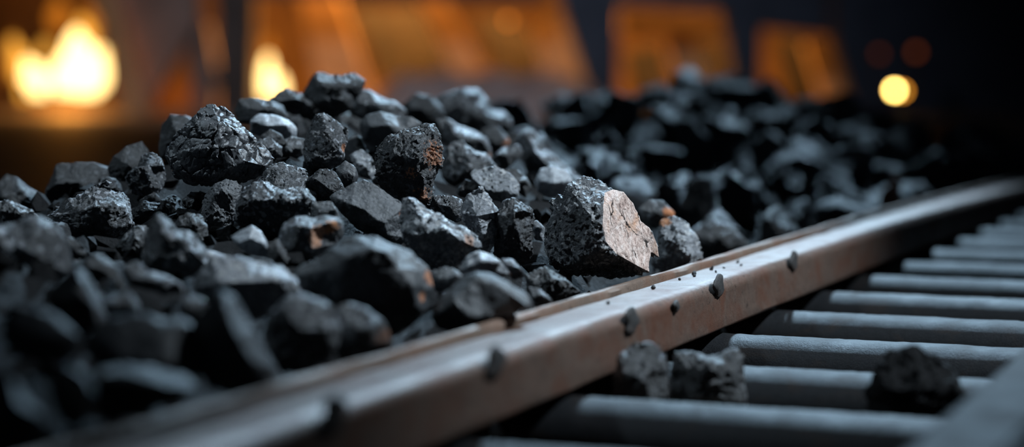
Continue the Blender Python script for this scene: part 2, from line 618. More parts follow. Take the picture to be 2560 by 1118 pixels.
T('centre', 'C3', 1.59, [(1080, 830), (1130, 770), (1170, 740), (1230, 732), (1280, 760), (1320, 830), (1350, 890), (1300, 935),
  (1250, 955), (1150, 955), (1100, 900)], None,
  'dark', 'cracked', 'small cracked black coal lump with a knobbly cap, directly below the upright pointed lump')
T('palewedge', 'C3', 1.63, [(1290, 740), (1350, 680), (1410, 710), (1440, 780), (1420, 850), (1360, 890), (1300, 830)], None,
  'matte', 'smooth', 'smooth pale grey coal wedge just left of the rust-flecked upright lump')
T('rubble', 'C3', 1.72, [(1390, 640), (1470, 605), (1530, 655), (1565, 740), (1545, 815), (1480, 810), (1425, 765)], None,
  'shiny', 'rough', 'small glinting coal lump peeping out behind the pale grey wedge')
T('speckled', 'C4', 1.50, [(955, 190), (1080, 180), (1130, 260), (1155, 330), (1060, 320), (945, 310)], None,
  'grainy', 'grain', 'small speckled coal block right above the orange-patched lump')
T('orangepatch', 'C4', 1.44, [(735, 400), (760, 340), (840, 290), (900, 288), (960, 300), (1040, 272), (1130, 300), (1155, 340),
  (1160, 410), (1110, 475), (1000, 540), (930, 595), (840, 608), (760, 560), (722, 470)],
  [[(745, 385, .4), (860, 348, .9), (950, 365, 1.0), (1060, 330, .8), (1140, 335, .3)], [(950, 500, .9), (820, 500, .8)]],
  'mid', 'smooth', 'coal lump with a vivid orange patch on its front, behind the biggest dark block',
  rust=[(1000, 420, .95, 95, (.62, .30, .17)), (1100, 360, .6, 80, ORANGE)])
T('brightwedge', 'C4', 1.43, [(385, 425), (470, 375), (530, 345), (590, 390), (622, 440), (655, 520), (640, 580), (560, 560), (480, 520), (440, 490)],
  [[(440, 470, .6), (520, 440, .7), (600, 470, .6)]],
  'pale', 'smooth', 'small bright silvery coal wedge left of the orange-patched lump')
T('roundnub', 'C4', 1.42, [(640, 490), (710, 440), (765, 520), (808, 600), (790, 645), (700, 610), (640, 570)], None,
  'dark', 'smooth', 'small rounded black coal piece between the silvery wedge and the orange-patched lump')
T('bigblock', 'C4', 1.35, [(812, 665), (880, 620), (980, 580), (1060, 500), (1150, 450), (1250, 410), (1320, 420), (1400, 408), (1470, 460),
  (1560, 500), (1640, 530), (1690, 590), (1760, 640), (1790, 720), (1802, 800), (1775, 880), (1740, 950), (1700, 1000), (1640, 1080),
  (1500, 1150), (1330, 1150), (1150, 1050), (980, 930), (860, 830)],
  [[(860, 690, .25), (1070, 655, .75), (1190, 575, .95), (1370, 505, 1.0), (1480, 532, 1.0), (1560, 640, .95), (1650, 770, .85), (1695, 930, .5)],
   [(1150, 850, .85), (1450, 900, .95)], [(1690, 660, .5)]],
  'matte', 'smooth', 'biggest dark coal block with a shadowed front and glinting top edge, near the rail',
  rust=[(1775, 720, .1, 80, RUST), (1720, 850, .4, 60, RUST)], bulge=.7)
# by the rail ----------------------------------------------------------------
T('chunk', 'C6', 1.60, [(945, 350, .1), (985, 250), (975, 180), (1070, 130), (1078, 75), (1190, 30), (1280, 42, -.1), (1380, 105, .1), (1440, 120, .1),
  (1500, 190, -.1), (1550, 300, -.2), (1605, 350, -.25), (1650, 450, -.3), (1662, 532, -.3), (1612, 500, -.2), (1600, 622, 0), (1540, 640, -.2), (1400, 660, -.3), (1150, 650, -.3),
  (1010, 600), (965, 550), (945, 450)],
  [[(1322, 128, .45), (1312, 215, .85), (1308, 330, 1.0), (1325, 430, 1.0), (1390, 508, .9), (1440, 535, .7), (1540, 592, .35)],
   [(985, 545, .25), (1080, 585, .6), (1180, 560, .9), (1290, 490, 1.05), (1340, 470, 1.0)], [(1050, 250, .5), (1180, 200, .75)], [(1060, 430, .65), (1190, 400, .95)]],
  'speck', 'grain', 'squarish coal chunk with a pinkish brown broken face at the edge of the rail', thick=1.0, bulge=.9,
  pink=[(1322, 120), (1440, 112), (1510, 185), (1670, 440), (1680, 545), (1612, 505), (1604, 640), (1535, 596), (1440, 538), (1390, 510), (1322, 432), (1305, 330), (1309, 215)])
T('roughtall', 'C6', 1.56, [(440, 210), (470, 150), (560, 103), (585, 140), (620, 190), (665, 245), (640, 290), (660, 340), (640, 420),
  (600, 495), (560, 480), (520, 410), (450, 310), (432, 260)],
  [[(450, 262, .5), (535, 275, 1.0), (645, 252, .5)], [(560, 380, .8), (620, 380, .6)]],
  'shiny', 'grain', 'rough speckled coal lump with a pointed crown, right of the long silvery one')
T('greybits', 'C6', 1.60, [(240, 230), (260, 150), (360, 148), (430, 170), (445, 290), (400, 310), (320, 270)], None,
  'mid', 'grain', 'grey coal piece lying behind the long silvery lump at the foot of the rust-flecked one')
T('blackblock', 'C6', 1.56, [(655, 260), (700, 200), (760, 170), (810, 190), (870, 240), (882, 300), (865, 400), (880, 500), (800, 575), (700, 570), (640, 500), (645, 380)],
  [[(665, 275, .5), (760, 262, 1.0), (815, 245, 1.0), (872, 262, .35)], [(700, 420, .85), (800, 420, .9)]],
  'dark', 'rough', 'black coal block with a glinting cap, left of the chunk with the pinkish face')
T('bluechip', 'C6', 1.66, [(865, 310), (900, 300), (950, 345), (940, 430), (890, 420), (868, 370)], None,
  'shiny', 'smooth', 'pale bluish coal chip wedged between the black block and the pink-faced chunk')
T('glintcap', 'C6', 1.42, [(422, 600), (470, 525), (530, 490), (610, 515), (680, 570), (725, 630), (640, 665), (520, 660), (450, 645)], None,
  'shiny', 'smooth', 'small coal lump with a glinting white crest, atop the smooth slab by the rail')
T('glintside', 'C6', 1.44, [(680, 540), (740, 538), (790, 590), (832, 650), (760, 670), (715, 630)], None,
  'mid', 'rough', 'small crumbly coal lump touching the right side of the glinting white-crested one', rust=[(720, 640, .6, 30, ORANGE)])
T('railslab', 'C6', 1.33, [(240, 860), (300, 770), (380, 710), (450, 640), (530, 620), (600, 625), (700, 680), (790, 720), (850, 770), (885, 830),
  (760, 885), (620, 930), (500, 985), (400, 1010), (280, 980), (238, 925)],
  [[(330, 850, .7), (385, 770, .8), (520, 665, .5), (640, 690, .5), (740, 760, .5), (840, 830, .4)], [(385, 800, .9), (470, 900, 1.0), (600, 905, .7)]],
  'matte', 'smooth', 'smooth grey coal slab leaning on the rail, right of the biggest dark block')
T('flatgrey', 'C6', 1.40, [(235, 625), (330, 588), (400, 608), (438, 655), (390, 720), (300, 750), (245, 720)], None,
  'grainy', 'grain', 'flat grey coal piece between the biggest dark block and the smooth slab by the rail')
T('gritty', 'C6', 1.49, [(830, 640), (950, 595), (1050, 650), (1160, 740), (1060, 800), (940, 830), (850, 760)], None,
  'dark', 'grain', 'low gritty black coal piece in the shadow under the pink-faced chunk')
T('grittyfoot', 'C6', 1.42, [(855, 715), (920, 728), (1000, 805), (930, 850), (860, 820)], None,
  'mid', 'grain', 'small gritty coal crumb at the right end of the smooth slab by the rail')
T('behindchunk', 'C6', 1.74, [(1620, 560), (1660, 420), (1680, 310), (1750, 288), (1830, 330), (1890, 420), (1920, 518), (1850, 590), (1700, 620)],
  None, 'shiny', 'rough', 'speckled coal lump right behind the pink-faced chunk, touching the rail',
  rust=[(1690, 300, .2, 60, ORANGE)])
T('bluetop', 'C6', 1.84, [(1530, 240), (1600, 178), (1680, 188), (1745, 250), (1740, 320), (1660, 330), (1590, 320)], None,
  'mid', 'smooth', 'bluish coal lump with an orange stain at its right corner, behind the pink-faced chunk',
  rust=[(1715, 265, .3, 60, (.55, .18, .05))])
T('lowbehind', 'C8', 2.0, [(950, 880), (1060, 818), (1140, 850), (1215, 925), (1120, 980), (1000, 985)], None,
  'dark', 'rough', 'low dark coal lump touching the rail, second one beyond the pink-faced chunk')
# front, out of focus --------------------------------------------------------
T('streaked', 'C7', 1.30, [(1180, 150), (1210, 60), (1300, -20), (1450, -45), (1560, -10), (1690, 20), (1770, 90), (1797, 160), (1750, 240),
  (1650, 290), (1550, 340), (1400, 310), (1250, 230)], None,
  'shiny', 'layered', 'blurred coal lump with bright horizontal streaks, left of the biggest dark block')
T('frontdark', 'C7', 1.20, [(1640, 280), (1750, 200), (1850, 188), (1960, 230), (2020, 290), (2060, 400), (2010, 570), (1860, 640), (1720, 660), (1640, 560), (1600, 420)], None,
  'mid', 'rough', 'dark blurred coal lump in front of the biggest dark block, left one of two')
T('rusttip', 'C7', 1.22, [(2020, 280), (2100, 233), (2200, 268), (2285, 320), (2335, 390), (2357, 470), (2335, 525), (2200, 560), (2060, 580), (2000, 480), (2000, 360)], None,
  'mid', 'smooth', 'blurred coal lump with a rusty tip, resting by the rail below the biggest dark block', rust=[(2310, 440, .2, 75, (.36, .16, .09))])
T('frontridge', 'C7', 1.08, [(1150, 380), (1240, 260), (1330, 168), (1420, 210), (1480, 310), (1560, 430), (1610, 550), (1660, 630), (1705, 705),
  (1570, 770), (1400, 790), (1260, 740), (1180, 560)],
  [[(1340, 200, .3), (1375, 300, .75), (1430, 430, 1.0), (1530, 600, .9), (1570, 720, .4)], [(1260, 450, .7), (1330, 600, .8)]],
  'matte', 'smooth', 'blurred coal lump with a pale ridge running down to the rail, in the front')
T('frontmass', 'C7', 1.08, [(540, 430), (680, 330), (800, 298), (900, 310), (980, 340), (1100, 330), (1190, 400), (1230, 560), (1190, 700), (1000, 760), (820, 740), (640, 640), (530, 520)],
  [[(560, 500, .4), (720, 545, .9), (860, 600, 1.0), (1000, 600, 1.0), (1170, 620, .5)], [(760, 420, .55), (1000, 440, .6)]],
  'matte', 'smooth', 'broad blurred coal lump just left of the front lump with the pale ridge')
T('frontbump', 'C7', 1.17, [(590, 260), (680, 188), (770, 158), (832, 225), (850, 310), (740, 350), (640, 350)], None,
  'mid', 'rough', 'small blurred coal lump sitting behind the broad one in the front')
T('frontknob', 'C7', 1.16, [(1060, 240), (1110, 198), (1180, 188), (1245, 230), (1210, 350), (1110, 360)], None,
  'mid', 'rough', 'small blurred coal knob just left of the pale-ridged front lump')
T('darktall', 'C7', 1.15, [(280, 200), (330, 120), (400, 55), (455, 18), (520, 50), (565, 130), (605, 230), (640, 330), (600, 410), (520, 400), (430, 370), (330, 310)],
  [[(455, 40, .4), (500, 140, .8), (545, 240, .9), (580, 360, .5)], [(400, 220, .8)]],
  'dark', 'smooth', 'tall dark blurred coal lump with a pale right edge, low on the left flank')
T('leftfront', 'C7', 1.02, [(15, 350), (120, 265), (240, 278), (330, 300), (420, 390), (482, 440), (470, 540), (400, 590), (250, 600), (100, 570), (15, 470)], None,
  'matte', 'smooth', 'blurred coal lump lowest down in the left corner of the front')
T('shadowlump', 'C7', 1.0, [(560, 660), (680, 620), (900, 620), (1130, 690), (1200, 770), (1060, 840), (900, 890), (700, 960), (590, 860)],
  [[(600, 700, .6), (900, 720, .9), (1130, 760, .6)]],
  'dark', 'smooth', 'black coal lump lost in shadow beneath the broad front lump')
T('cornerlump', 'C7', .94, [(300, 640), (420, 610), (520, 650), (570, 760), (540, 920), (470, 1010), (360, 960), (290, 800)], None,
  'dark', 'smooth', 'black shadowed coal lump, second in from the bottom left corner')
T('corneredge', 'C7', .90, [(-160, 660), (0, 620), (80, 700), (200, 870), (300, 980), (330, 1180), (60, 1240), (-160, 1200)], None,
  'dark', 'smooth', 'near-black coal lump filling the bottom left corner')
# left flank -----------------------------------------------------------------
T('farleft', 'C2', 1.80, [(5, 240), (60, 180), (130, 200), (200, 260), (290, 310), (370, 370), (405, 440), (330, 500), (180, 490), (60, 420), (-40, 410), (-50, 290)], None,
  'dark', 'smooth', 'dark coal lump at the left edge, highest at that end of the heap', rust=[(345, 430, .3, 30, (.30, .36, .42))])  # the spot is a pale blue-grey patch
T('leftblock', 'C2', 1.78, [(365, 300), (400, 210), (440, 110), (560, 95), (700, 93), (800, 130), (835, 190), (830, 270), (720, 340), (600, 360), (480, 400), (390, 400), (350, 350)], None,
  'dark', 'smooth', 'flat-topped black coal block against the brown glow, left of the heap')
T('finned', 'C2', 1.58, [(440, 450), (520, 360), (640, 330), (700, 270), (800, 230), (832, 250), (825, 300), (900, 300), (950, 350), (975, 430),
  (1002, 560), (930, 610), (840, 665), (700, 692), (600, 682), (500, 625), (400, 565), (345, 510)],
  [[(430, 480, .4), (600, 450, .85), (720, 412, 1.0), (840, 412, 1.0), (920, 425, .85), (985, 545, .3)], [(600, 570, .85), (820, 560, .95)]],
  'mid', 'layered', 'coal lump with a raised layered fin and dark wavy front, on the left flank')
T('leftback', 'C2', 1.75, [(828, 130), (870, 45), (960, -30), (1060, -60), (1110, 0), (1130, 80), (1110, 220), (1000, 270), (900, 250), (838, 210)], None,
  'dark', 'smooth', 'dark coal lump behind the left foot of the cracked lump')
T('knuckle', 'C2', 1.68, [(945, 190), (1040, 110), (1080, 40), (1150, 10), (1212, 60), (1242, 150), (1235, 250), (1185, 310), (1100, 335), (1010, 300)], None,
  'mid', 'rough', 'knobbly coal lump close below the left foot of the cracked lump', rust=[(1140, 60, .4, 40, (.20, .23, .26))])  # spot entry gives a grey-blue patch
T('leftmid', 'C2', 1.53, [(-60, 400), (50, 372), (150, 395), (230, 440), (285, 490), (310, 570), (200, 620), (0, 600), (-60, 570)], None,
  'mid', 'rough', 'rough grey coal lump cut by the left edge, below the dark highest one')
T('leftblur', 'C2', 1.30, [(-10, 580), (120, 540), (260, 490), (340, 510), (420, 570), (480, 650), (530, 800), (525, 890), (440, 955), (330, 930), (200, 850), (60, 790), (-30, 720)],
  [[(60, 650, .6), (200, 740, .9), (330, 820, .95), (450, 880, .5)], [(300, 580, .5)]],
  'mid', 'smooth', 'large blurred coal lump with a pale slanting streak, on the left flank')
T('leftedge', 'C2', 1.27, [(-120, 560), (-20, 555), (40, 590), (90, 650), (110, 720), (50, 790), (-60, 800), (-140, 720)], None,
  'shiny', 'smooth', 'blurred coal lump with a pale curved edge, cut off at the left side')
T('leftnub', 'C2', 1.40, [(475, 650), (560, 655), (640, 730), (655, 775), (580, 820), (505, 780)], None,
  'dark', 'smooth', 'small smooth black coal nub poking out right of the large blurred left lump')
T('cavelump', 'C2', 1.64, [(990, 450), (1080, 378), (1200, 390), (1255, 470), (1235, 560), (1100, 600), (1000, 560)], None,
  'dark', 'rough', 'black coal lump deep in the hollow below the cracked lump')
T('peaked', 'C2', 1.36, [(1100, 640), (1140, 560), (1180, 490), (1220, 478), (1280, 530), (1330, 590), (1420, 610), (1480, 660), (1545, 740), (1565, 860),
  (1500, 930), (1380, 945), (1250, 930), (1120, 925), (1085, 810)],
  [[(1205, 500, .3), (1245, 620, .8), (1380, 665, .95), (1470, 760, .85), (1545, 850, .3)], [(1200, 780, .85), (1360, 820, .95)]],
  'mid', 'rough', 'peaked blurred coal lump with a pale tip, in front of the finned lump')
T('crystals', 'C2', 1.40, [(1490, 740), (1570, 738), (1640, 760), (1705, 780), (1685, 830), (1600, 880), (1520, 860)], None,
  'shiny', 'grain', 'sparkling crystalline coal bit on the right end of the peaked blurred lump')
T('midgrey', 'C2', 1.50, [(880, 710), (950, 620), (1010, 568), (1100, 560), (1150, 600), (1110, 720), (1095, 810), (1000, 815), (930, 790)], None,
  'mid', 'rough', 'grey coal lump just left of the peaked blurred lump')
T('midback', 'C2', 1.52, [(1300, 560), (1360, 488), (1440, 458), (1525, 490), (1565, 600), (1585, 690), (1500, 715), (1420, 650), (1350, 610)], None,
  'dark', 'rough', 'dark coal lump peeping out behind the peaked blurred lump')
T('frontgrey', 'C2', 1.27, [(920, 880), (1040, 828), (1120, 900), (1250, 930), (1385, 1000), (1375, 1060), (1250, 1080), (1100, 1040), (980, 1000)], None,
  'mid', 'rough', 'blurred coal lump just below the peaked one, with soft glints along its crest')
T('leftlow', 'C2', 1.29, [(625, 830), (730, 768), (800, 800), (880, 870), (945, 1000), (905, 1070), (760, 1030), (660, 960), (615, 890)], None,
  'dark', 'smooth', 'dark blurred coal lump between the large left lump and the peaked one')
# the back of the heap -------------------------------------------------------
T('backleft', 'C3', 1.76, [(55, 560), (75, 440), (130, 363), (230, 365), (300, 410), (290, 540), (160, 660), (65, 650)], None,
  'dark', 'smooth', 'dark coal lump half hidden behind the left side of the cracked lump')
T('summit', 'C3', 1.88, [(1062, 215), (1100, 150), (1128, 85), (1180, 70), (1300, 85), (1400, 73), (1472, 120), (1462, 172), (1405, 240), (1385, 310), (1300, 355), (1180, 345), (1085, 280)],
  [[(1110, 190, .4), (1190, 140, .8), (1320, 150, 1.0), (1440, 150, .4)], [(1180, 260, .8), (1330, 250, .85)]],
  'dark', 'rough', 'flat-topped dark coal lump at the very summit of the heap')
T('leftsummit', 'C3', 1.86, [(835, 250), (900, 200), (945, 178), (1040, 215), (1085, 265), (1185, 335), (1155, 410), (1050, 370), (950, 335), (860, 300)], None,
  'dark', 'rough', 'sloping coal lump leaning against the left side of the summit lump')
T('glowback', 'C3', 1.82, [(588, 340), (620, 258), (700, 243), (820, 260), (900, 290), (935, 370), (880, 420), (780, 410), (690, 410), (615, 400)], None,
  'dark', 'smooth', 'rounded dark coal lump just in front of the right-hand fire')
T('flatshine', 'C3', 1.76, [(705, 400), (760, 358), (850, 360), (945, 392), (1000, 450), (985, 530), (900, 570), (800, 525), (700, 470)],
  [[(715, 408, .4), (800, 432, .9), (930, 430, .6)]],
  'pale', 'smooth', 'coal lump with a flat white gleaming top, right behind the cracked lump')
T('smallback', 'C3', 1.72, [(765, 505), (830, 463), (905, 500), (925, 565), (870, 610), (785, 580)], None,
  'dark', 'smooth', 'small dark coal lump between the cracked lump and the gleaming flat-topped one')
T('smallfront', 'C3', 1.68, [(745, 530), (830, 518), (905, 580), (908, 645), (850, 680), (795, 650)], None,
  'mid', 'rough', 'small rough coal lump touching the right flank of the cracked lump')
T('gapback', 'C3', 1.72, [(895, 545), (980, 512), (1065, 530), (1055, 630), (980, 670), (905, 640)], None,
  'mid', 'rough', 'rounded coal lump just left of the upright pointed lump')
T('rightsummit', 'C5', 1.92, [(-60, 280), (0, 190), (60, 180), (130, 228), (240, 258), (312, 330), (285, 390), (150, 370), (20, 385), (-60, 350)], None,
  'mid', 'smooth', 'coal lump sloping down from the right side of the summit lump')
T('behindrust', 'C5', 1.78, [(15, 420), (60, 368), (150, 343), (240, 368), (340, 370), (412, 415), (390, 500), (260, 560), (200, 600), (90, 620), (40, 540)], None,
  'matte', 'smooth', 'wide grey coal lump directly behind the rust-flecked upright lump')
T('darkback', 'C5', 2.1, [(300, 300), (400, 212), (480, 228), (565, 300), (590, 400), (500, 440), (400, 420), (315, 370)], None,
  'dark', 'smooth', 'dark blurred coal lump on the skyline, left of the big grey back lump', rust=[(520, 345, .4, 42, (.45, .52, .58))])  # the pale spot is a highlight painted into the colour
T('greyback', 'C5', 2.15, [(515, 270), (600, 220), (730, 183), (830, 188), (885, 240), (912, 320), (985, 328), (1038, 400), (1035, 475), (960, 490), (880, 480), (800, 500), (740, 510), (640, 460), (555, 380)],
  [[(560, 330, .5), (740, 300, .9), (860, 350, .9), (1000, 400, .4)], [(720, 420, .8), (900, 440, .7)]],
  'mid', 'smooth', 'big grey blurred coal lump on the skyline right of the summit')
T('orangecorner', 'C5', 2.05, [(845, 460), (960, 438), (1022, 500), (1045, 565), (980, 610), (900, 600), (855, 540)], None,
  'dark', 'smooth', 'dark coal lump with an orange corner, under the big grey back lump', rust=[(1012, 545, .2, 40, (.6, .22, .10))])
T('slopeback', 'C5', 1.95, [(555, 400), (620, 388), (700, 438), (800, 468), (872, 520), (912, 645), (880, 680), (780, 650), (700, 600), (600, 520)], None,
  'mid', 'smooth', 'long grey coal lump sloping down below the big grey back lump', rust=[(895, 640, .2, 32, (.5, .25, .17))])
T('slopemid', 'C5', 1.82, [(580, 650), (650, 558), (720, 548), (800, 618), (880, 640), (945, 720), (905, 770), (820, 790), (760, 830), (660, 860), (590, 780)], None,
  'mid', 'rough', 'rough coal lump right of the rust-flecked upright lump')
T('brighttop', 'C5', 1.72, [(785, 770), (850, 743), (950, 718), (1040, 770), (1098, 840), (1095, 915), (1010, 965), (900, 960), (830, 850)],
  [[(800, 800, .5), (900, 880, .9), (1010, 890, .9), (1085, 900, .4)]],
  'shiny', 'rough', 'coal lump with a bright speckled top, above the rough one with the pointed crown')
T('midnub', 'C5', 1.72, [(675, 890), (740, 813), (800, 830), (835, 890), (790, 940), (700, 930)], None,
  'dark', 'rough', 'small dark coal nub just left of the bright speckled-topped lump')
T('saddle', 'C5', 1.92, [(925, 660), (1000, 590), (1100, 568), (1135, 625), (1065, 700), (1000, 750), (945, 720)], None,
  'mid', 'smooth', 'blurred coal lump left of the tall wedge on the right skyline')
T('tallwedge', 'C5', 1.95, [(1105, 550), (1160, 480), (1212, 468), (1262, 530), (1300, 600), (1400, 680), (1480, 740), (1555, 805), (1490, 860), (1380, 800), (1280, 790), (1200, 800), (1150, 680)],
  [[(1190, 500, .4), (1230, 620, .8), (1330, 720, .9), (1480, 800, .5)]],
  'mid', 'layered', 'tall blurred coal wedge sloping to the right, on the right skyline of the sharp heap')
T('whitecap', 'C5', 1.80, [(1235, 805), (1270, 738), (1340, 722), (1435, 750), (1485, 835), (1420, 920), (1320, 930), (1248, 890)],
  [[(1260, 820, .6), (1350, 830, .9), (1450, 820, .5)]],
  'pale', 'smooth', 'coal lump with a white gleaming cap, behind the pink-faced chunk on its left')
T('capneighbour', 'C5', 1.79, [(1015, 745), (1090, 738), (1162, 790), (1192, 860), (1150, 930), (1080, 880), (1025, 810)], None,
  'dark', 'smooth', 'dark egg-shaped coal lump between the bright speckled top and the white-capped lump')

T('fillsummit', 'P', 1.97, [(690, 345), (705, 275), (745, 240), (790, 232), (830, 262), (850, 330), (800, 370), (720, 375)], None,
  'dark', 'rough', 'dark coal lump in the hollow below the left side of the summit lump')
T('fillsaddle', 'P', 1.98, [(815, 345), (830, 285), (880, 255), (935, 262), (965, 310), (950, 360), (890, 385), (830, 375)], None,
  'dark', 'rough', 'dark coal lump in the hollow right beneath the summit lump')
T('fillright', 'P', 2.2, [(1000, 330), (1015, 268), (1060, 250), (1120, 262), (1150, 310), (1130, 360), (1060, 375)], None,
  'dark', 'smooth', 'dark blurred coal lump filling the dip beneath the big grey back lump')
T('fillend', 'P', 2.15, [(1240, 380), (1260, 330), (1310, 312), (1360, 335), (1390, 390), (1340, 430), (1270, 430)], None,
  'dark', 'smooth', 'dark blurred coal lump behind the tall wedge on the right skyline')

for a, k in exec_table:
    # T(key, crop, d, outline, ridges, style, profile, label)
    lump(a[0], a[1], a[2], a[3], a[4], a[5], a[6], a[7], **k)
NEAR = list(HEAP)

# lumps lying between the bars of the grate
G_GRATE = 'coal lumps fallen on the grate'
lump('g1', 'P', 1.345, [(1528, 935), (1545, 890), (1580, 862), (1630, 857), (1665, 885), (1672, 935), (1668, 1000), (1640, 1065), (1560, 1065), (1530, 1000)], None,
     'dark', 'rough', 'rounded coal lump fallen between the grate bars, nearest the rail', group=G_GRATE)
lump('g2', 'P', 1.365, [(1672, 930), (1690, 885), (1730, 880), (1770, 892), (1838, 868), (1862, 890), (1868, 950), (1864, 1010), (1820, 1060), (1720, 1060), (1676, 1000)], None,
     'dark', 'rough', 'two-humped coal lump fallen between the grate bars, beside the rounded one', group=G_GRATE)
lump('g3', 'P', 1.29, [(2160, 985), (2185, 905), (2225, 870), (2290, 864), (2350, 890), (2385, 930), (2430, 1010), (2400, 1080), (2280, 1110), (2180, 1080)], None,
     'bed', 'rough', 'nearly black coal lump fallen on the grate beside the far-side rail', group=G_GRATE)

# ------------------------------------------------------------------ the track: rails and bars
AZ = math.atan2(2091, FPX / math.cos(PITCH))
TX, TY = math.sin(AZ), math.cos(AZ)            # along the rails
NX, NY = math.cos(AZ), -math.sin(AZ)           # across, to the right
REF = at(1620, 690, 1.6)
N0 = REF.x * NX + REF.y * NY
REFR = at(2200, 1118, .868)
N1 = REFR.x * NX + REFR.y * NY


def tn(s, n, z):
    s, n, z = float(s), float(n), float(z)
    return Vector((TX * s + NX * n, TY * s + NY * n, z))


def bend(s):
    return -.010 * max(0, s - 2.2) ** 1.5


def sweep(section, s0, s1, step, wob=.0003, seed=1, n_off=0.0, lift=lambda s: 0.0):
    """a rail-like bar: the section (n, z) drawn along the track"""
    bm = bmesh.new()
    rings = []
    k = int((s1 - s0) / step) + 1
    ss = np.linspace(s0, s1, k)
    m = len(section)
    pts = np.array([[s * 30, q * .7, 0] for s in ss for q in range(m)])
    wn = vnoise(pts, seed).reshape(k, m); wz = vnoise(pts + 9, seed + 1).reshape(k, m)
    for i, s in enumerate(ss):
        rings.append([bm.verts.new(tn(s, q[0] + n_off + wob * wn[i, j], q[1] + wob * wz[i, j] + lift(s))) for j, q in enumerate(section)])
    for a, b in zip(rings, rings[1:]):
        for j in range(m):
            bm.faces.new((a[j], a[(j + 1) % m], b[(j + 1) % m], b[j]))
    bm.faces.new(rings[0]); bm.faces.new(rings[-1][::-1])
    return bm


def arc(cx, cz, r, a0, a1, k):
    return [(cx + r * math.cos(math.radians(a0 + (a1 - a0) * i / k)), cz + r * math.sin(math.radians(a0 + (a1 - a0) * i / k))) for i in range(k + 1)]


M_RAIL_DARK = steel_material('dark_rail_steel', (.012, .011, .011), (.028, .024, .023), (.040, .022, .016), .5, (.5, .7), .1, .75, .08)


def rail(n0, flip, label, s0, s1, seed):
    f = -1 if flip else 1
    root = empty('rail', tn(1.5, n0, 0.0))
    tag(root, label, 'rail', 'rails of the grate')
    head = [(.004, .004), (.004, .030), (.0085, .030), (.0085, .0420)] + arc(.0405, .0325, .0105, 92, 0, 7) + [(.0525, .014)] + arc(.0505, .008, .003, 0, -80, 3) + [(.046, .004)]
    lip = [(-.0035, .004), (-.0035, .0455), (-.0015, .0472), (.0018, .0468), (.0032, .0445), (.0032, .004)]
    lf = lambda s: bend(s)
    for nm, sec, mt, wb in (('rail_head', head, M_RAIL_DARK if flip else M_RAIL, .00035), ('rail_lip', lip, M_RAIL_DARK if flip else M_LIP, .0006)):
        sec = [(n0 + f * q[0], q[1]) for q in sec]
        bm = sweep(sec, s0, s1, .012, wb, seed, lift=lf)
        for v in bm.verts: v.co -= root.location
        me = bm_to_mesh(bm, nm)
        smooth(me, 40)
        link(nm, me, mt, parent=root)
    return root


R1 = rail(N0, False, 'long worn rust-brown steel rail running diagonally along the coal heap', .45, 9.0, 3)
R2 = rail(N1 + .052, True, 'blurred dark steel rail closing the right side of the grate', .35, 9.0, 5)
# dark scabs of scale on the front face of the near rail
for i, (px_, py_, sz) in enumerate([(832, 1040, .009), (1240, 905, .0085), (1578, 802, .0085), (1690, 766, .004), (1797, 714, .008), (1985, 652, .008)]):
    # intersect the sight line with the rail's front face
    o_, dr = CAM, at(px_, py_, 1.0) - CAM
    nn = N0 + .0525
    t_ = (nn - (o_.x * NX + o_.y * NY)) / (dr.x * NX + dr.y * NY)
    p = o_ + dr * t_
    bm = bmesh.new()
    bmesh.ops.create_icosphere(bm, subdivisions=3, radius=1.0)
    for v in bm.verts:
        c = v.co.copy()
        w = 1 + .35 * math.sin(c.z * 4 + i) * c.x
        v.co = Vector((TX, TY, 0)) * (c.x * sz * 1.5 * w) + Vector((NX, NY, 0)) * (c.y * .0022) + Vector((0, 0, 1)) * (c.z * sz * 1.15)
    me = bm_to_mesh(bm, 'scale_scab')
    roughen(me, sz, 'rough', 50 + i)
    smooth(me)
    o = link('scale_scab', me, M_SCAB, parent=R1, loc=p - R1.location)
    o['label'] = 'dark scab of scale on the rail face'

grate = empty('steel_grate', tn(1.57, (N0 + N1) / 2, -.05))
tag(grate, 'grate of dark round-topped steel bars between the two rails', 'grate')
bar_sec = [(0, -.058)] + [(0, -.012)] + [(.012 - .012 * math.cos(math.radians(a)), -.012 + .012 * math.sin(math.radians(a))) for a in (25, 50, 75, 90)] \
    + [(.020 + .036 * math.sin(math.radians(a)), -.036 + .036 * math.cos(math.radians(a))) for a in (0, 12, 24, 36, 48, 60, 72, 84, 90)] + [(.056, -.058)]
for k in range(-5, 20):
    s_back = 1.569 + .170 * k
    rg = np.random.RandomState(k + 60)
    n_a, n_b = N0 + .008, N1 + .046
    bm = bmesh.new()
    rings = []
    cols = 60
    pts = np.array([[q * .9 + k * 7, j * .8, 0] for q in range(cols) for j in range(len(bar_sec))])
    wz = vnoise(pts, 77).reshape(cols, -1)
    for q in range(cols):
        n = n_a + (n_b - n_a) * q / (cols - 1)
        rings.append([bm.verts.new(tn(s_back - u + .0004 * wz[q, j], n, z + .0004 * wz[q, j])) for j, (u, z) in enumerate(bar_sec)])
    m = len(bar_sec)
    for a, b in zip(rings, rings[1:]):
        for j in range(m): bm.faces.new((a[j], a[(j + 1) % m], b[(j + 1) % m], b[j]))
    bm.faces.new(rings[0]); bm.faces.new(rings[-1][::-1])
    for v in bm.verts: v.co -= grate.location
    me = bm_to_mesh(bm, 'grate_bar')
    smooth(me, 50)
    link('grate_bar', me, M_BAR, parent=grate)

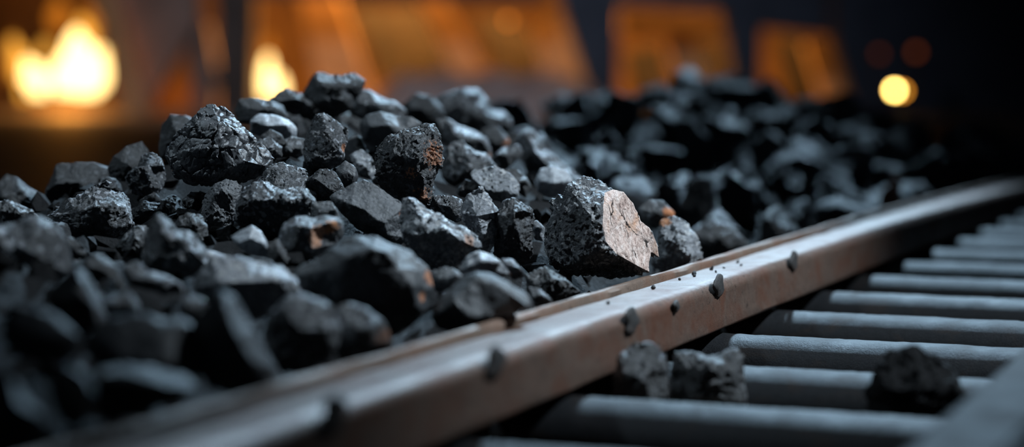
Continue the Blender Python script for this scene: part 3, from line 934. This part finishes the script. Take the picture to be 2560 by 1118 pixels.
# ------------------------------------------------------------------ the far heap, small lumps, and the bed under both
PROTO = []
for i in range(12):
    rg = random.Random(900 + i)
    bm = bmesh.new()
    sx, sy, sz = rg.uniform(.8, 1.25), rg.uniform(.75, 1.1), rg.uniform(.65, .95)
    for _ in range(15):
        v = Vector((rg.gauss(0, 1), rg.gauss(0, 1), rg.gauss(0, 1))).normalized()
        bm.verts.new(Vector((v.x * sx, v.y * sy, v.z * sz)) * rg.uniform(.85, 1.1))
    r_ = bmesh.ops.convex_hull(bm, input=bm.verts)
    bmesh.ops.delete(bm, geom=[v for v in bm.verts if not v.link_faces], context='VERTS')
    bmesh.ops.triangulate(bm, faces=bm.faces)
    refine(bm, .13)
    bmesh.ops.smooth_vert(bm, verts=bm.verts, factor=.4, use_axis_x=True, use_axis_y=True, use_axis_z=True)
    me = bm_to_mesh(bm, 'coal_lump')
    roughen(me, 1.0, 'rough', 300 + i)
    smooth(me, 42)
    me.materials.append(MC[('mid', 'matte', 'dark', 'mid', 'mid', 'matte')[i % 6]])
    PROTO.append(me)


def scatter(me, loc, r, rg, label, group, name='coal_lump'):
    o = bpy.data.objects.new(name, me)
    o.location = loc
    o.scale = (r, r, r)
    o.rotation_euler = (rg.uniform(0, 6.3), rg.uniform(0, 6.3), rg.uniform(0, 6.3))
    COL.objects.link(o)
    return tag(o, label, 'coal', group)


# skyline of the far heap as the photo shows it: pixel x -> pixel y, at depth 3.4 m
SKY = [(1180, 330), (1300, 315), (1360, 285), (1400, 262), (1480, 236), (1560, 222), (1640, 215), (1700, 200), (1760, 190), (1830, 205),
       (1900, 240), (1950, 275), (2020, 292), (2120, 305), (2200, 335), (2300, 385), (2420, 430), (2600, 470)]


def crest_z(s):
    """height of the far heap's crest at track distance s"""
    # crest line lies .62 m left of the rail
    p = tn(s, N0 - .55, 0)
    x = 1280 + FPX * p.x / p.y
    y = np.interp(x, [q[0] for q in SKY], [q[1] for q in SKY])
    return HC + (183 - y) * p.y / FPX


def far_z(s, n):
    u = (N0 - n)                       # distance from the rail
    c = crest_z(s)
    if u < .55:
        return .02 + (c - .02) * max(0, u / .55) ** .85
    return c - .55 * (u - .55)


rg = random.Random(42)
FARL = 'blurred coal lump of the far heap beyond the sharp one'
placed = []
tries = 0
while len(placed) < 132 and tries < 9000:
    tries += 1
    s = 2.0 + 4.6 * rg.random() ** 1.35
    u = rg.uniform(.03, .85)
    p = tn(s, N0 - u, 0)
    x = 1280 + FPX * p.x / p.y
    if x < 1150 + 0 or x > 2640: continue
    if p.y < 2.25 and x < 1560: continue
    r = rg.uniform(.032, .060) * (1.0 if s < 3.5 else 1.4)
    if u < r + .01: continue
    z = far_z(s, N0 - u)
    if z < -.03: continue
    c = Vector((p.x, p.y, z - .35 * r))
    if any((c - q[0]).length < .74 * (r + q[1]) for q in placed): continue
    if any((c - q[0]).length < .8 * (r + q[1]) for q in NEAR): continue
    placed.append((c, r))
    scatter(PROTO[rg.randrange(12)], c, r, rg, FARL, 'coal lumps of the far heap')
# the few that the photo shows brighter
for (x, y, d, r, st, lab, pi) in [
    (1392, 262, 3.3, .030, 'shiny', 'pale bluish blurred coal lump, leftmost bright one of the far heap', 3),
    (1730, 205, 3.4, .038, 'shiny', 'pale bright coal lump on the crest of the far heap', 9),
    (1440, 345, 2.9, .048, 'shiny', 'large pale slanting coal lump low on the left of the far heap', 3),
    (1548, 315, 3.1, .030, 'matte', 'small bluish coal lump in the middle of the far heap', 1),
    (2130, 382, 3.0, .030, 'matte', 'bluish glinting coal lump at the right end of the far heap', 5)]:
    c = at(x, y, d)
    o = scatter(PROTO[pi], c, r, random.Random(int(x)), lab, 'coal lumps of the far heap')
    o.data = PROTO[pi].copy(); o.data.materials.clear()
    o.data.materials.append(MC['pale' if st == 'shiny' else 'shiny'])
    o.rotation_euler = (.5, .1, x)
    o.scale = (r * 1.2, r, r * .8)
    placed.append((c, r))
stand = at(2222, 482, 2.62)
o = scatter(PROTO[2], stand, .017, random.Random(5), 'small reddish coal bit standing by the rail in the far heap', 'coal lumps of the far heap')
o.data = PROTO[2].copy(); o.data.materials.clear()
o.data.materials.append(coal_material('coal_reddish', 'mid', [((0, 0, 0), 3.0, (.45, .2, .13))]))
o.scale = (.014, .014, .03); o.rotation_euler = (0, .1, 0)
placed.append((stand, .017))

# ---- the bed: fine coal that carries the lumps
P = np.array([[c.x, c.y, c.z - 1.05 * r] for c, r, _ in NEAR] + [[c.x, c.y, c.z - .55 * r] for c, r in placed]
             + [[tn(s, N0 - .012, 0).x, tn(s, N0 - .012, 0).y, -.01] for s in np.arange(.5, 7.5, .06)]
             + [[tn(s, N0 - .03, 0).x, tn(s, N0 - .03, 0).y, -.005] for s in np.arange(.5, 7.5, .06)])
CAP = np.array([[c.x, c.y, c.z, r] for c, r, _ in NEAR])


def near_dist(x, y):
    return np.sqrt(((CAP[:, :2] - [x, y]) ** 2).sum(1)).min()


def bed_z(x, y):
    d2 = (P[:, 0] - x) ** 2 + (P[:, 1] - y) ** 2
    w = 1 / (d2 + .0006) ** 1.6
    z = (w * P[:, 2]).sum() / w.sum()
    dm = math.sqrt(d2.min())
    z -= max(0, dm - .07) * .9          # slopes away behind the last lumps
    dc = np.sqrt((CAP[:, 0] - x) ** 2 + (CAP[:, 1] - y) ** 2)
    k = dc < CAP[:, 3] * 1.3
    if k.any(): z = min(z, (CAP[k, 2] - .8 * CAP[k, 3]).min())
    return max(z, -.06)


bm = bmesh.new()
srange = np.concatenate([np.arange(.42, 2.3, .018), np.arange(2.3, 7.6, .05)])
urange = np.concatenate([np.arange(.008, 1.0, .018), np.arange(1.0, 1.9, .06)])
grid = []
for i, s in enumerate(srange):
    row = []
    for j, u in enumerate(urange):
        p = tn(s, N0 - u, 0)
        row.append(bm.verts.new((p.x, p.y, bed_z(p.x, p.y))))
    grid.append(row)
for a, b in zip(grid, grid[1:]):
    for j in range(len(a) - 1): bm.faces.new((a[j], a[j + 1], b[j + 1], b[j]))
me = bm_to_mesh(bm, 'coal_bed')
n = len(me.vertices)
co = np.empty(n * 3); me.vertices.foreach_get('co', co); co = co.reshape(-1, 3)
far_ = np.clip((co[:, 1] - 2.2) / .5, 0, 1)
co[:, 2] += far_ * (.035 * worley(co * 17, 21)[2] + .012 * worley(co * 36, 23)[2])
co[:, 2] += .006 * fbm(co * 45, 4, 5) + .006 * worley(co * 60, 8)[2]
me.vertices.foreach_set('co', co.ravel()); me.update()
smooth(me)
bm = bmesh.new(); bm.from_mesh(me)
rg = random.Random(11)
cnt = 0
while cnt < 1500:
    s = .55 + 2.3 * rg.random(); u = rg.uniform(.006, .95)
    p = tn(s, N0 - u, 0)
    x = 1280 + FPX * p.x / p.y
    if x < -120 or x > 2300: continue
    r = rg.uniform(.004, .011)
    if u < r * 1.3 + .004: continue
    cnt += 1
    z = bed_z(p.x, p.y) + .3 * r
    vs = [bm.verts.new(Vector((p.x, p.y, z)) + Vector((rg.gauss(0, 1), rg.gauss(0, 1), rg.gauss(0, .8))).normalized() * r * rg.uniform(.8, 1.3)) for _ in range(9)]
    h_ = bmesh.ops.convex_hull(bm, input=vs)
    bad = {g for g in h_['geom_interior'] + h_['geom_unused'] if isinstance(g, bmesh.types.BMVert)}
    if bad: bmesh.ops.delete(bm, geom=list(bad), context='VERTS')
bm.to_mesh(me); bm.free()
smooth(me, 30)
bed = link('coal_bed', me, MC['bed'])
tag(bed, 'fine black coal rubble that fills the heap under the lumps', 'coal', kind='stuff')

# ---- small pieces in the gaps of the near heap
rg = random.Random(77)
SMALL = 'small black coal piece wedged in a gap of the sharp heap'
small = []
tries = 0
while len(small) < 66 and tries < 6000:
    tries += 1
    s = rg.uniform(.75, 2.25); u = rg.uniform(.02, .85)
    p = tn(s, N0 - u, 0)
    x = 1280 + FPX * p.x / p.y
    if x < -60 or x > 1750 or near_dist(p.x, p.y) > .09: continue
    r = rg.uniform(.007, .016)
    if u < r + .008: continue
    c = Vector((p.x, p.y, bed_z(p.x, p.y) + .5 * r))
    if any((c - q[0]).length < .9 * (r + q[1]) for q in small): continue
    if any((c - q[0]).length < .82 * q[1] + .8 * r for q in NEAR): continue
    small.append((c, r))
    scatter(PROTO[rg.randrange(12)], c, r, rg, SMALL, 'small coal pieces in the gaps of the near heap')

rg = random.Random(19)
for (s_, n_, r) in [(1.585, .016, .0024), (1.57, .021, .0017), (1.63, .018, .0026), (1.645, .024, .0015), (1.61, .027, .0013), (1.54, .018, .0016),
                    (1.70, .020, .0019), (1.47, .019, .0022), (1.675, .030, .0014), (1.36, .022, .0018)]:
    c = tn(s_, N0 + n_, .0428 + .35 * r)
    scatter(PROTO[rg.randrange(12)], c, r, rg, 'tiny black coal crumb lying on top of the rail', 'coal crumbs on the rail', name='coal_crumb')

# ------------------------------------------------------------------ the furnace hall behind
D = 14.0
KM = D / FPX


def W(px_, py_, d=D): return at(px_, py_, d)


def prism(poly, d0, d1, name, mat, parent=None, loc=None):
    """a solid whose outline as seen is poly (pixels at the hall's distance), from depth d0 to d1 (metres), straight back"""
    bm = bmesh.new()
    a = [bm.verts.new((p.x, d0, p.z)) for p in (W(x, y, d0) for x, y in poly)]
    b = [bm.verts.new((v.co.x, d1, v.co.z)) for v in a]
    k = len(a)
    bm.faces.new(a); bm.faces.new(b[::-1])
    for i in range(k): bm.faces.new((a[i], b[i], b[(i + 1) % k], a[(i + 1) % k]))
    if loc is not None:
        for v in bm.verts: v.co -= Vector(loc)
    me = bm_to_mesh(bm, name)
    return link(name, me, mat, parent=parent, loc=loc if parent is None else None)


M_FLOOR = plain('dusty_floor', (.07, .056, .047), (.16, .125, .10), 3.0, .7, .4, .03)
M_NAVY = plain('painted_steel', (.022, .028, .042), (.04, .05, .072), 4.0, .6, .2, .01, .4)
M_BROWN = plain('sooty_steel', (.045, .032, .026), (.09, .066, .054), 4.0, .75, .3, .01)
M_BRICK = plain('fire_brick', (.06, .03, .014), (.26, .13, .055), 2.2, .85, .6, .03)
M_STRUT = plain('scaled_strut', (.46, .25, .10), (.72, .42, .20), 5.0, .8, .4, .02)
M_SOOT = plain('soot', (.014, .010, .008), (.04, .028, .02), 5.0, .9, .3, .02)
M_ASH = plain('ash', (.24, .175, .155), (.46, .35, .31), 4.0, .95, .5, .05)
M_PANEL = plain('grey_panel', (.17, .115, .09), (.28, .195, .16), 2.0, .8, .2, .01)

bm = bmesh.new()
ZF = -.065
vs = [bm.verts.new(v) for v in ((-7, -1, ZF), (9, -1, ZF), (9, 20, ZF), (-7, 20, ZF))]
bm.faces.new(vs)
tag(link('floor', bm_to_mesh(bm, 'floor'), M_FLOOR), 'dark dusty floor of the furnace hall', 'floor', kind='structure')
bm = bmesh.new()
vs = [bm.verts.new(v) for v in ((-7, 17.0, ZF), (9, 17.0, ZF), (9, 17.0, 4), (-7, 17.0, 4))]
bm.faces.new(vs)
tag(link('wall_back', bm_to_mesh(bm, 'wall_back'), M_BRICK), 'sooty brick wall at the back of the furnace openings', 'wall', kind='structure')

FL = 310      # pixel row safely under the floor line at the hall's distance
tp = -420     # well above the frame
base = lambda px_: (W(px_, 280).x, D, ZF)
# steel frame: posts with a raked left or right edge, lintels over the openings
POSTS = [
    ([(545, tp), (632, tp), (632, FL), (545, FL)], M_BROWN, 'dark brown upright steel post left of the tall flame', 'post'),
    ([(1340, tp), (1545, tp), (1545, FL), (1500, FL), (1400, 0)], M_NAVY, 'dark navy steel post with a raked edge, between the wide and the middle opening', 'post'),
    ([(1800, tp), (1905, tp), (1900, FL), (1860, FL), (1815, 60), (1795, 0)], M_NAVY, 'dark navy steel post between the middle and the last opening', 'post'),
    ([(2070, tp), (2560, tp), (2900, FL), (2150, FL), (2085, 100)], M_NAVY, 'wide dark steel cladding right of the last opening', 'cladding'),
]
for poly, mt, lab, cat in POSTS:
    o = prism(poly, D, D + .35, 'steel_post' if cat == 'post' else 'steel_cladding', mt, loc=base(poly[2][0]))
    tag(o, lab, cat)
for poly, lab in [([(1546, tp), (1794, tp), (1794, 28), (1546, 14)], 'steel lintel over the middle furnace opening'),
                  ([(1906, tp), (2069, tp), (2069, 90), (1906, 70)], 'steel lintel over the last furnace opening')]:
    tag(prism(poly, D, D + .35, 'steel_lintel', M_NAVY, loc=base(poly[0][0])), lab, 'beam')
tag(prism([(633, tp), (1339, tp), (1360, 2), (633, -14)], D + .0, D + .3, 'steel_lintel', M_BROWN, loc=base(700)),
    'steel lintel over the wide furnace opening', 'beam')
# left bay: grey panel, cone-like hood, raked brown post
tag(prism([(255, tp), (500, tp), (500, 60), (430, 170), (395, 235), (365, FL), (360, 240), (300, 60), (262, -10)], D + .02, D + .15, 'grey_panel', M_PANEL, loc=base(390)),
    'grey tapering sheet panel right of the big fire', 'panel')
tag(prism([(232, -60), (268, -60), (352, 240), (362, FL), (318, FL), (300, 230)], D - .2, D - .02, 'raked_post', M_STRUT, loc=base(330)),
    'slanting brown steel post at the right side of the big fire', 'post')
tag(prism([(380, 205), (540, 205), (541, FL), (352, FL)], D + .45, D + .9, 'hearth_block', M_BRICK, loc=base(470)),
    'low brick hearth block below the grey panel', 'hearth')
# a small warm hopper seen left of the brown post
tag(prism([(465, 60), (518, 60), (540, 190), (528, FL), (494, FL), (480, 190)], D + .2, D + .42, 'hopper', M_PANEL, loc=base(500)),
    'small pale hopper standing left of the brown post', 'hopper')
for poly, lab in [([(1560, 130), (1650, 110), (1700, 300), (1600, 300)], 'sooty baffle plate left in the middle opening'),
                  ([(1745, 105), (1800, 105), (1850, 300), (1800, 300)], 'sooty baffle plate right in the middle opening'),
                  ([(1945, 90), (2005, 100), (2055, 300), (1985, 300)], 'sooty baffle plate in the last opening')]:
    tag(prism(poly, D + .75, D + .85, 'baffle_plate', M_SOOT, loc=base(poly[2][0])), lab, 'plate')
# struts in the openings
for poly, lab in [([(745, -20), (845, -20), (956, 300), (813, 300)], 'broad glowing slanted strut right of the tall flame'),
                  ([(1040, -10), (1105, -10), (1284, 300), (1192, 300)], 'slanted strut in the middle of the wide opening'),
                  ([(1320, 60), (1395, 20), (1496, 300), (1397, 300)], 'slanted strut at the right side of the wide opening'),
                  ([(1660, 95), (1730, 95), (1815, 300), (1724, 300)], 'slanted strut in the middle opening'),
                  ([(2010, 110), (2065, 110), (2135, 300), (2073, 300)], 'slanted strut in the last opening')]:
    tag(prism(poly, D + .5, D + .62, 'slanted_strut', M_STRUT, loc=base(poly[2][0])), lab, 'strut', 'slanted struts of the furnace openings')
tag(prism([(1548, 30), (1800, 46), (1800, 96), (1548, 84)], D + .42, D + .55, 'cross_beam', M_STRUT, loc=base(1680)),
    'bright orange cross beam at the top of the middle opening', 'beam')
# sooty baffle behind the struts of the wide opening
tag(prism([(880, 20), (1050, 20), (1210, 300), (1005, 300)], D + .9, D + 1.0, 'baffle_plate', M_SOOT, loc=base(1000)),
    'sooty brown baffle plate in the wide opening', 'plate')
tag(prism([(1190, 30), (1350, 90), (1350, 300), (1270, 300)], D + .9, D + 1.0, 'baffle_plate', M_SOOT, loc=base(1280)),
    'sooty triangular baffle plate behind the wide opening', 'plate')

# ash banked in front of the openings
bm = bmesh.new()
rows = []
xs = np.linspace(880, 1560, 40)
for i, t in enumerate(np.linspace(0, 1, 16)):
    row = []
    for x in xs:
        e = min(1, (x - 880) / 130, (1560 - x) / 130)
        d_ = 11.6 + 2.3 * t
        zz = ZF - .02 + (.29 * t ** .8) * max(0, e) + .02 * math.sin(x * .05 + t * 9)
        row.append(bm.verts.new((W(x, 200, d_).x, d_, zz)))
    rows.append(row)
for a, b in zip(rows, rows[1:]):
    for j in range(len(a) - 1): bm.faces.new((a[j], a[j + 1], b[j + 1], b[j]))
last = [bm.verts.new((v.co.x, v.co.y + .02, ZF - .03)) for v in rows[-1]]
for j in range(len(last) - 1): bm.faces.new((rows[-1][j], rows[-1][j + 1], last[j + 1], last[j]))
me = bm_to_mesh(bm, 'ash_bank'); smooth(me)
tag(link('ash_bank', me, M_ASH), 'grey purple bank of ash below the wide furnace opening', 'ash')

# ------------------------------------------------------------------ fires
def flame_mesh(px_, py_, w, h, d, lean, seed):
    bm = bmesh.new()
    bmesh.ops.create_icosphere(bm, subdivisions=4, radius=1.0)
    c0 = W(px_, py_, d)
    for v in bm.verts:
        t = (v.co.z + 1) / 2
        taper = (1 - t) ** .55 * (t + .06) ** .35 * 1.35
        ang = math.atan2(v.co.y, v.co.x)
        rad = math.hypot(v.co.x, v.co.y)
        rr = (0 if rad < 1e-6 else taper) * (1 + .16 * math.sin(3 * ang + 7 * t + seed))
        v.co = Vector((math.cos(ang) * rr * w * KM / 2 + lean * t * t * KM, math.sin(ang) * rr * w * KM / 3, t * h * KM))
    me = bm_to_mesh(bm, 'flame')
    smooth(me)
    return me, Vector((c0.x, d, c0.z))


E_CORE = emit('fire_core', (1.0, .66, .24), 4.2)
E_MID = emit('fire_mid', (1.0, .42, .05), 1.6)
E_OUT = emit('fire_outer', (1.0, .28, .02), .55)


def ember():
    m, nt, b = nodes('glowing_embers')
    tc = N(nt, 'ShaderNodeTexCoord')
    n = noise(nt, tc.outputs['Object'], 22, 5, .6)
    b.inputs['Base Color'].default_value = (.03, .02, .015, 1)
    b.inputs['Roughness'].default_value = .9
    nt.links.new(ramp(nt, n, [(.42, (0, 0, 0)), (.62, (1.0, .30, .03))]), b.inputs['Emission Color'])
    b.inputs['Emission Strength'].default_value = .5
    return m


M_EMBER = ember()


def fire(label, px_, py_, tongues, d=D + .45):
    root = empty('fire', (W(px_, py_, d).x, d, W(px_, py_, d).z))
    tag(root, label, 'fire', 'fires burning in the furnace openings')
    xs_ = [q[0] for q in tongues if q[5] is E_CORE]
    bm = bmesh.new()
    bmesh.ops.create_icosphere(bm, subdivisions=4, radius=1.0)
    hw = (max(xs_) - min(xs_) + 70) / 2 * KM
    off = ((max(xs_) + min(xs_)) / 2 - px_) * KM
    for v in bm.verts: v.co = Vector((v.co.x * hw + off, v.co.y * hw * .6, v.co.z * 45 * KM if v.co.z > 0 else v.co.z * .01))
    me = bm_to_mesh(bm, 'fuel_bed')
    roughen(me, .06, 'rough', 88)
    smooth(me, 40)
    link('fuel_bed', me, M_EMBER, parent=root)
    for i, (x, y, w, h, lean, mt) in enumerate(tongues):
        me, c = flame_mesh(x, y, w, h, d + (.04 if mt is E_OUT else 0) + .01 * i, lean, i * 1.7)
        link('flame', me, mt, parent=root, loc=c - root.location)
    return root


fire('big white-yellow fire burning in the left furnace opening', 170, 281, [
    (215, 240, 110, 150, -10, E_CORE), (165, 235, 90, 130, 25, E_CORE), (100, 240, 60, 90, -15, E_CORE), (250, 225, 54, 110, 6, E_CORE), (190, 170, 60, 100, 6, E_CORE), (78, 215, 40, 70, -6, E_CORE), (262, 170, 22, 50, 8, E_MID), (60, 250, 24, 40, -4, E_MID), (120, 150, 30, 50, -8, E_MID),
    (220, 150, 60, 110, -12, E_MID), (55, 200, 50, 110, -20, E_MID), (30, 200, 40, 120, 10, E_OUT), (150, 80, 60, 90, 5, E_OUT), (235, 110, 50, 100, -15, E_OUT)])
fire('tall narrow yellow fire beside the brown steel post', 690, 281, [
    (672, 276, 44, 144, 0, E_CORE), (700, 276, 42, 94, 0, E_CORE), (668, 190, 40, 110, 5, E_OUT)], d=D + .45)

# lights that the fires give
def point(name, loc, e, col, rad):
    l = bpy.data.lights.new(name, 'POINT')
    l.energy = e; l.color = col; l.shadow_soft_size = rad
    o = bpy.data.objects.new(name, l); o.location = loc
    COL.objects.link(o)
    return o


FIRE = (1.0, .36, .05)
for (x, y, d_, e) in [(170, 200, 14.0, 48), (690, 215, 14.6, 16)]:
    p = W(x, y, d_)
    point('fire_light', (p.x, d_, p.z), e, FIRE, .10)
# unseen strip lights added behind the lintels to light the struts orange
for (x0, x1, e) in [(650, 900, 74), (920, 1380, 84), (1560, 1790, 78), (1915, 2060, 26)]:
    l = bpy.data.lights.new('added_glow_light', 'AREA')
    l.shape = 'RECTANGLE'; l.size = (x1 - x0) * KM; l.size_y = .12
    l.energy = e; l.color = (1.0, .48, .12)
    o = bpy.data.objects.new('added_glow_light', l)
    p = W((x0 + x1) / 2, -170, D + .40)
    o.location = p
    o.rotation_euler = (Vector((p.x, D + .75, 0)) - p).to_track_quat('-Z', 'Y').to_euler()
    COL.objects.link(o)

# ------------------------------------------------------------------ signal lamps
def lamp(px_, py_, d, r, mat, label):
    p = at(px_, py_, d)
    root = empty('signal_lamp', (p.x, p.y + .1, ZF))
    tag(root, label, 'lamp', 'small signal lamps of the hall')
    bm = bmesh.new()
    bmesh.ops.create_cone(bm, cap_ends=True, segments=16, radius1=.012, radius2=.012, depth=p.z - ZF)
    for v in bm.verts: v.co.z += (p.z - ZF) / 2
    link('lamp_post', bm_to_mesh(bm, 'lamp_post'), M_BROWN, parent=root)
    bm = bmesh.new()
    bmesh.ops.create_cone(bm, cap_ends=True, segments=24, radius1=r * 2.0, radius2=r * 1.6, depth=.09, matrix=Matrix.Rotation(math.pi / 2, 4, 'X'))
    for v in bm.verts: v.co += Vector((0, -.03, p.z - ZF))
    link('lamp_housing', bm_to_mesh(bm, 'lamp_housing'), M_BROWN, parent=root)
    bm = bmesh.new()
    bmesh.ops.create_uvsphere(bm, u_segments=20, v_segments=12, radius=r)
    for v in bm.verts: v.co = Vector((v.co.x, v.co.y * .5 - .075, v.co.z + p.z - ZF))
    me = bm_to_mesh(bm, 'lamp_lens'); smooth(me)
    link('lamp_lens', me, mat, parent=root)
    return root


lamp(2238, 226, 12.5, .020, emit('lamp_yellow', (1.0, .66, .17), 34.0), 'small bright yellow lamp standing right of the furnace openings')
lamp(2258, 228, 12.9, .018, emit('lamp_amber', (1.0, .38, .03), 7.0), 'dim amber lamp just behind the bright yellow one')
lamp(1270, 52, 14.6, .020, emit('lamp_orange', (1.0, .28, .03), 2.2), 'dim orange lamp glowing inside the wide furnace opening')

lamp(2200, 135, 13.2, .020, emit('lamp_red', (1.0, .18, .03), .22), 'faint red-brown lamp left of two above the bright yellow one')
lamp(2292, 130, 13.4, .022, emit('lamp_brown', (1.0, .20, .03), .38), 'faint red-brown lamp right of two above the bright yellow one')

# ------------------------------------------------------------------ light of the place, with an added wall spot
def spot(name, loc, target, e, col, angle, blend, rad):
    l = bpy.data.lights.new(name, 'SPOT')
    l.energy = e; l.color = col; l.spot_size = math.radians(angle); l.spot_blend = blend; l.shadow_soft_size = rad
    o = bpy.data.objects.new(name, l)
    o.location = loc
    o.rotation_euler = (Vector(target) - Vector(loc)).to_track_quat('-Z', 'Y').to_euler()
    COL.objects.link(o)
    return o


spot('unseen_hall_light', (2.2, 1.7, 2.6), (.02, 1.66, .08), 860, (.74, .88, 1.0), 24, 1.0, .09)
spot('unseen_hall_light', (1.15, 6.6, 3.6), (.06, 2.05, .05), 1500, (.50, .76, 1.0), 24, 1.0, .14)
spot('unseen_hall_light', (-2.0, 1.85, 2.5), (-.02, 1.66, .10), 120, (.66, .85, 1.0), 23, 1.0, .12)
spot('unseen_hall_light', (-1.2, 8.5, 4.0), (-.5, 14, .1), 560, (.74, .82, 1.0), 62, 1.0, .40)  # unseen fill added to brighten the furnace wall, panel and ash

w = bpy.data.worlds.new('hall_air')
w.use_nodes = True
bg = w.node_tree.nodes['Background']
bg.inputs[0].default_value = (.45, .66, 1.0, 1)
bg.inputs[1].default_value = .007
SC.world = w
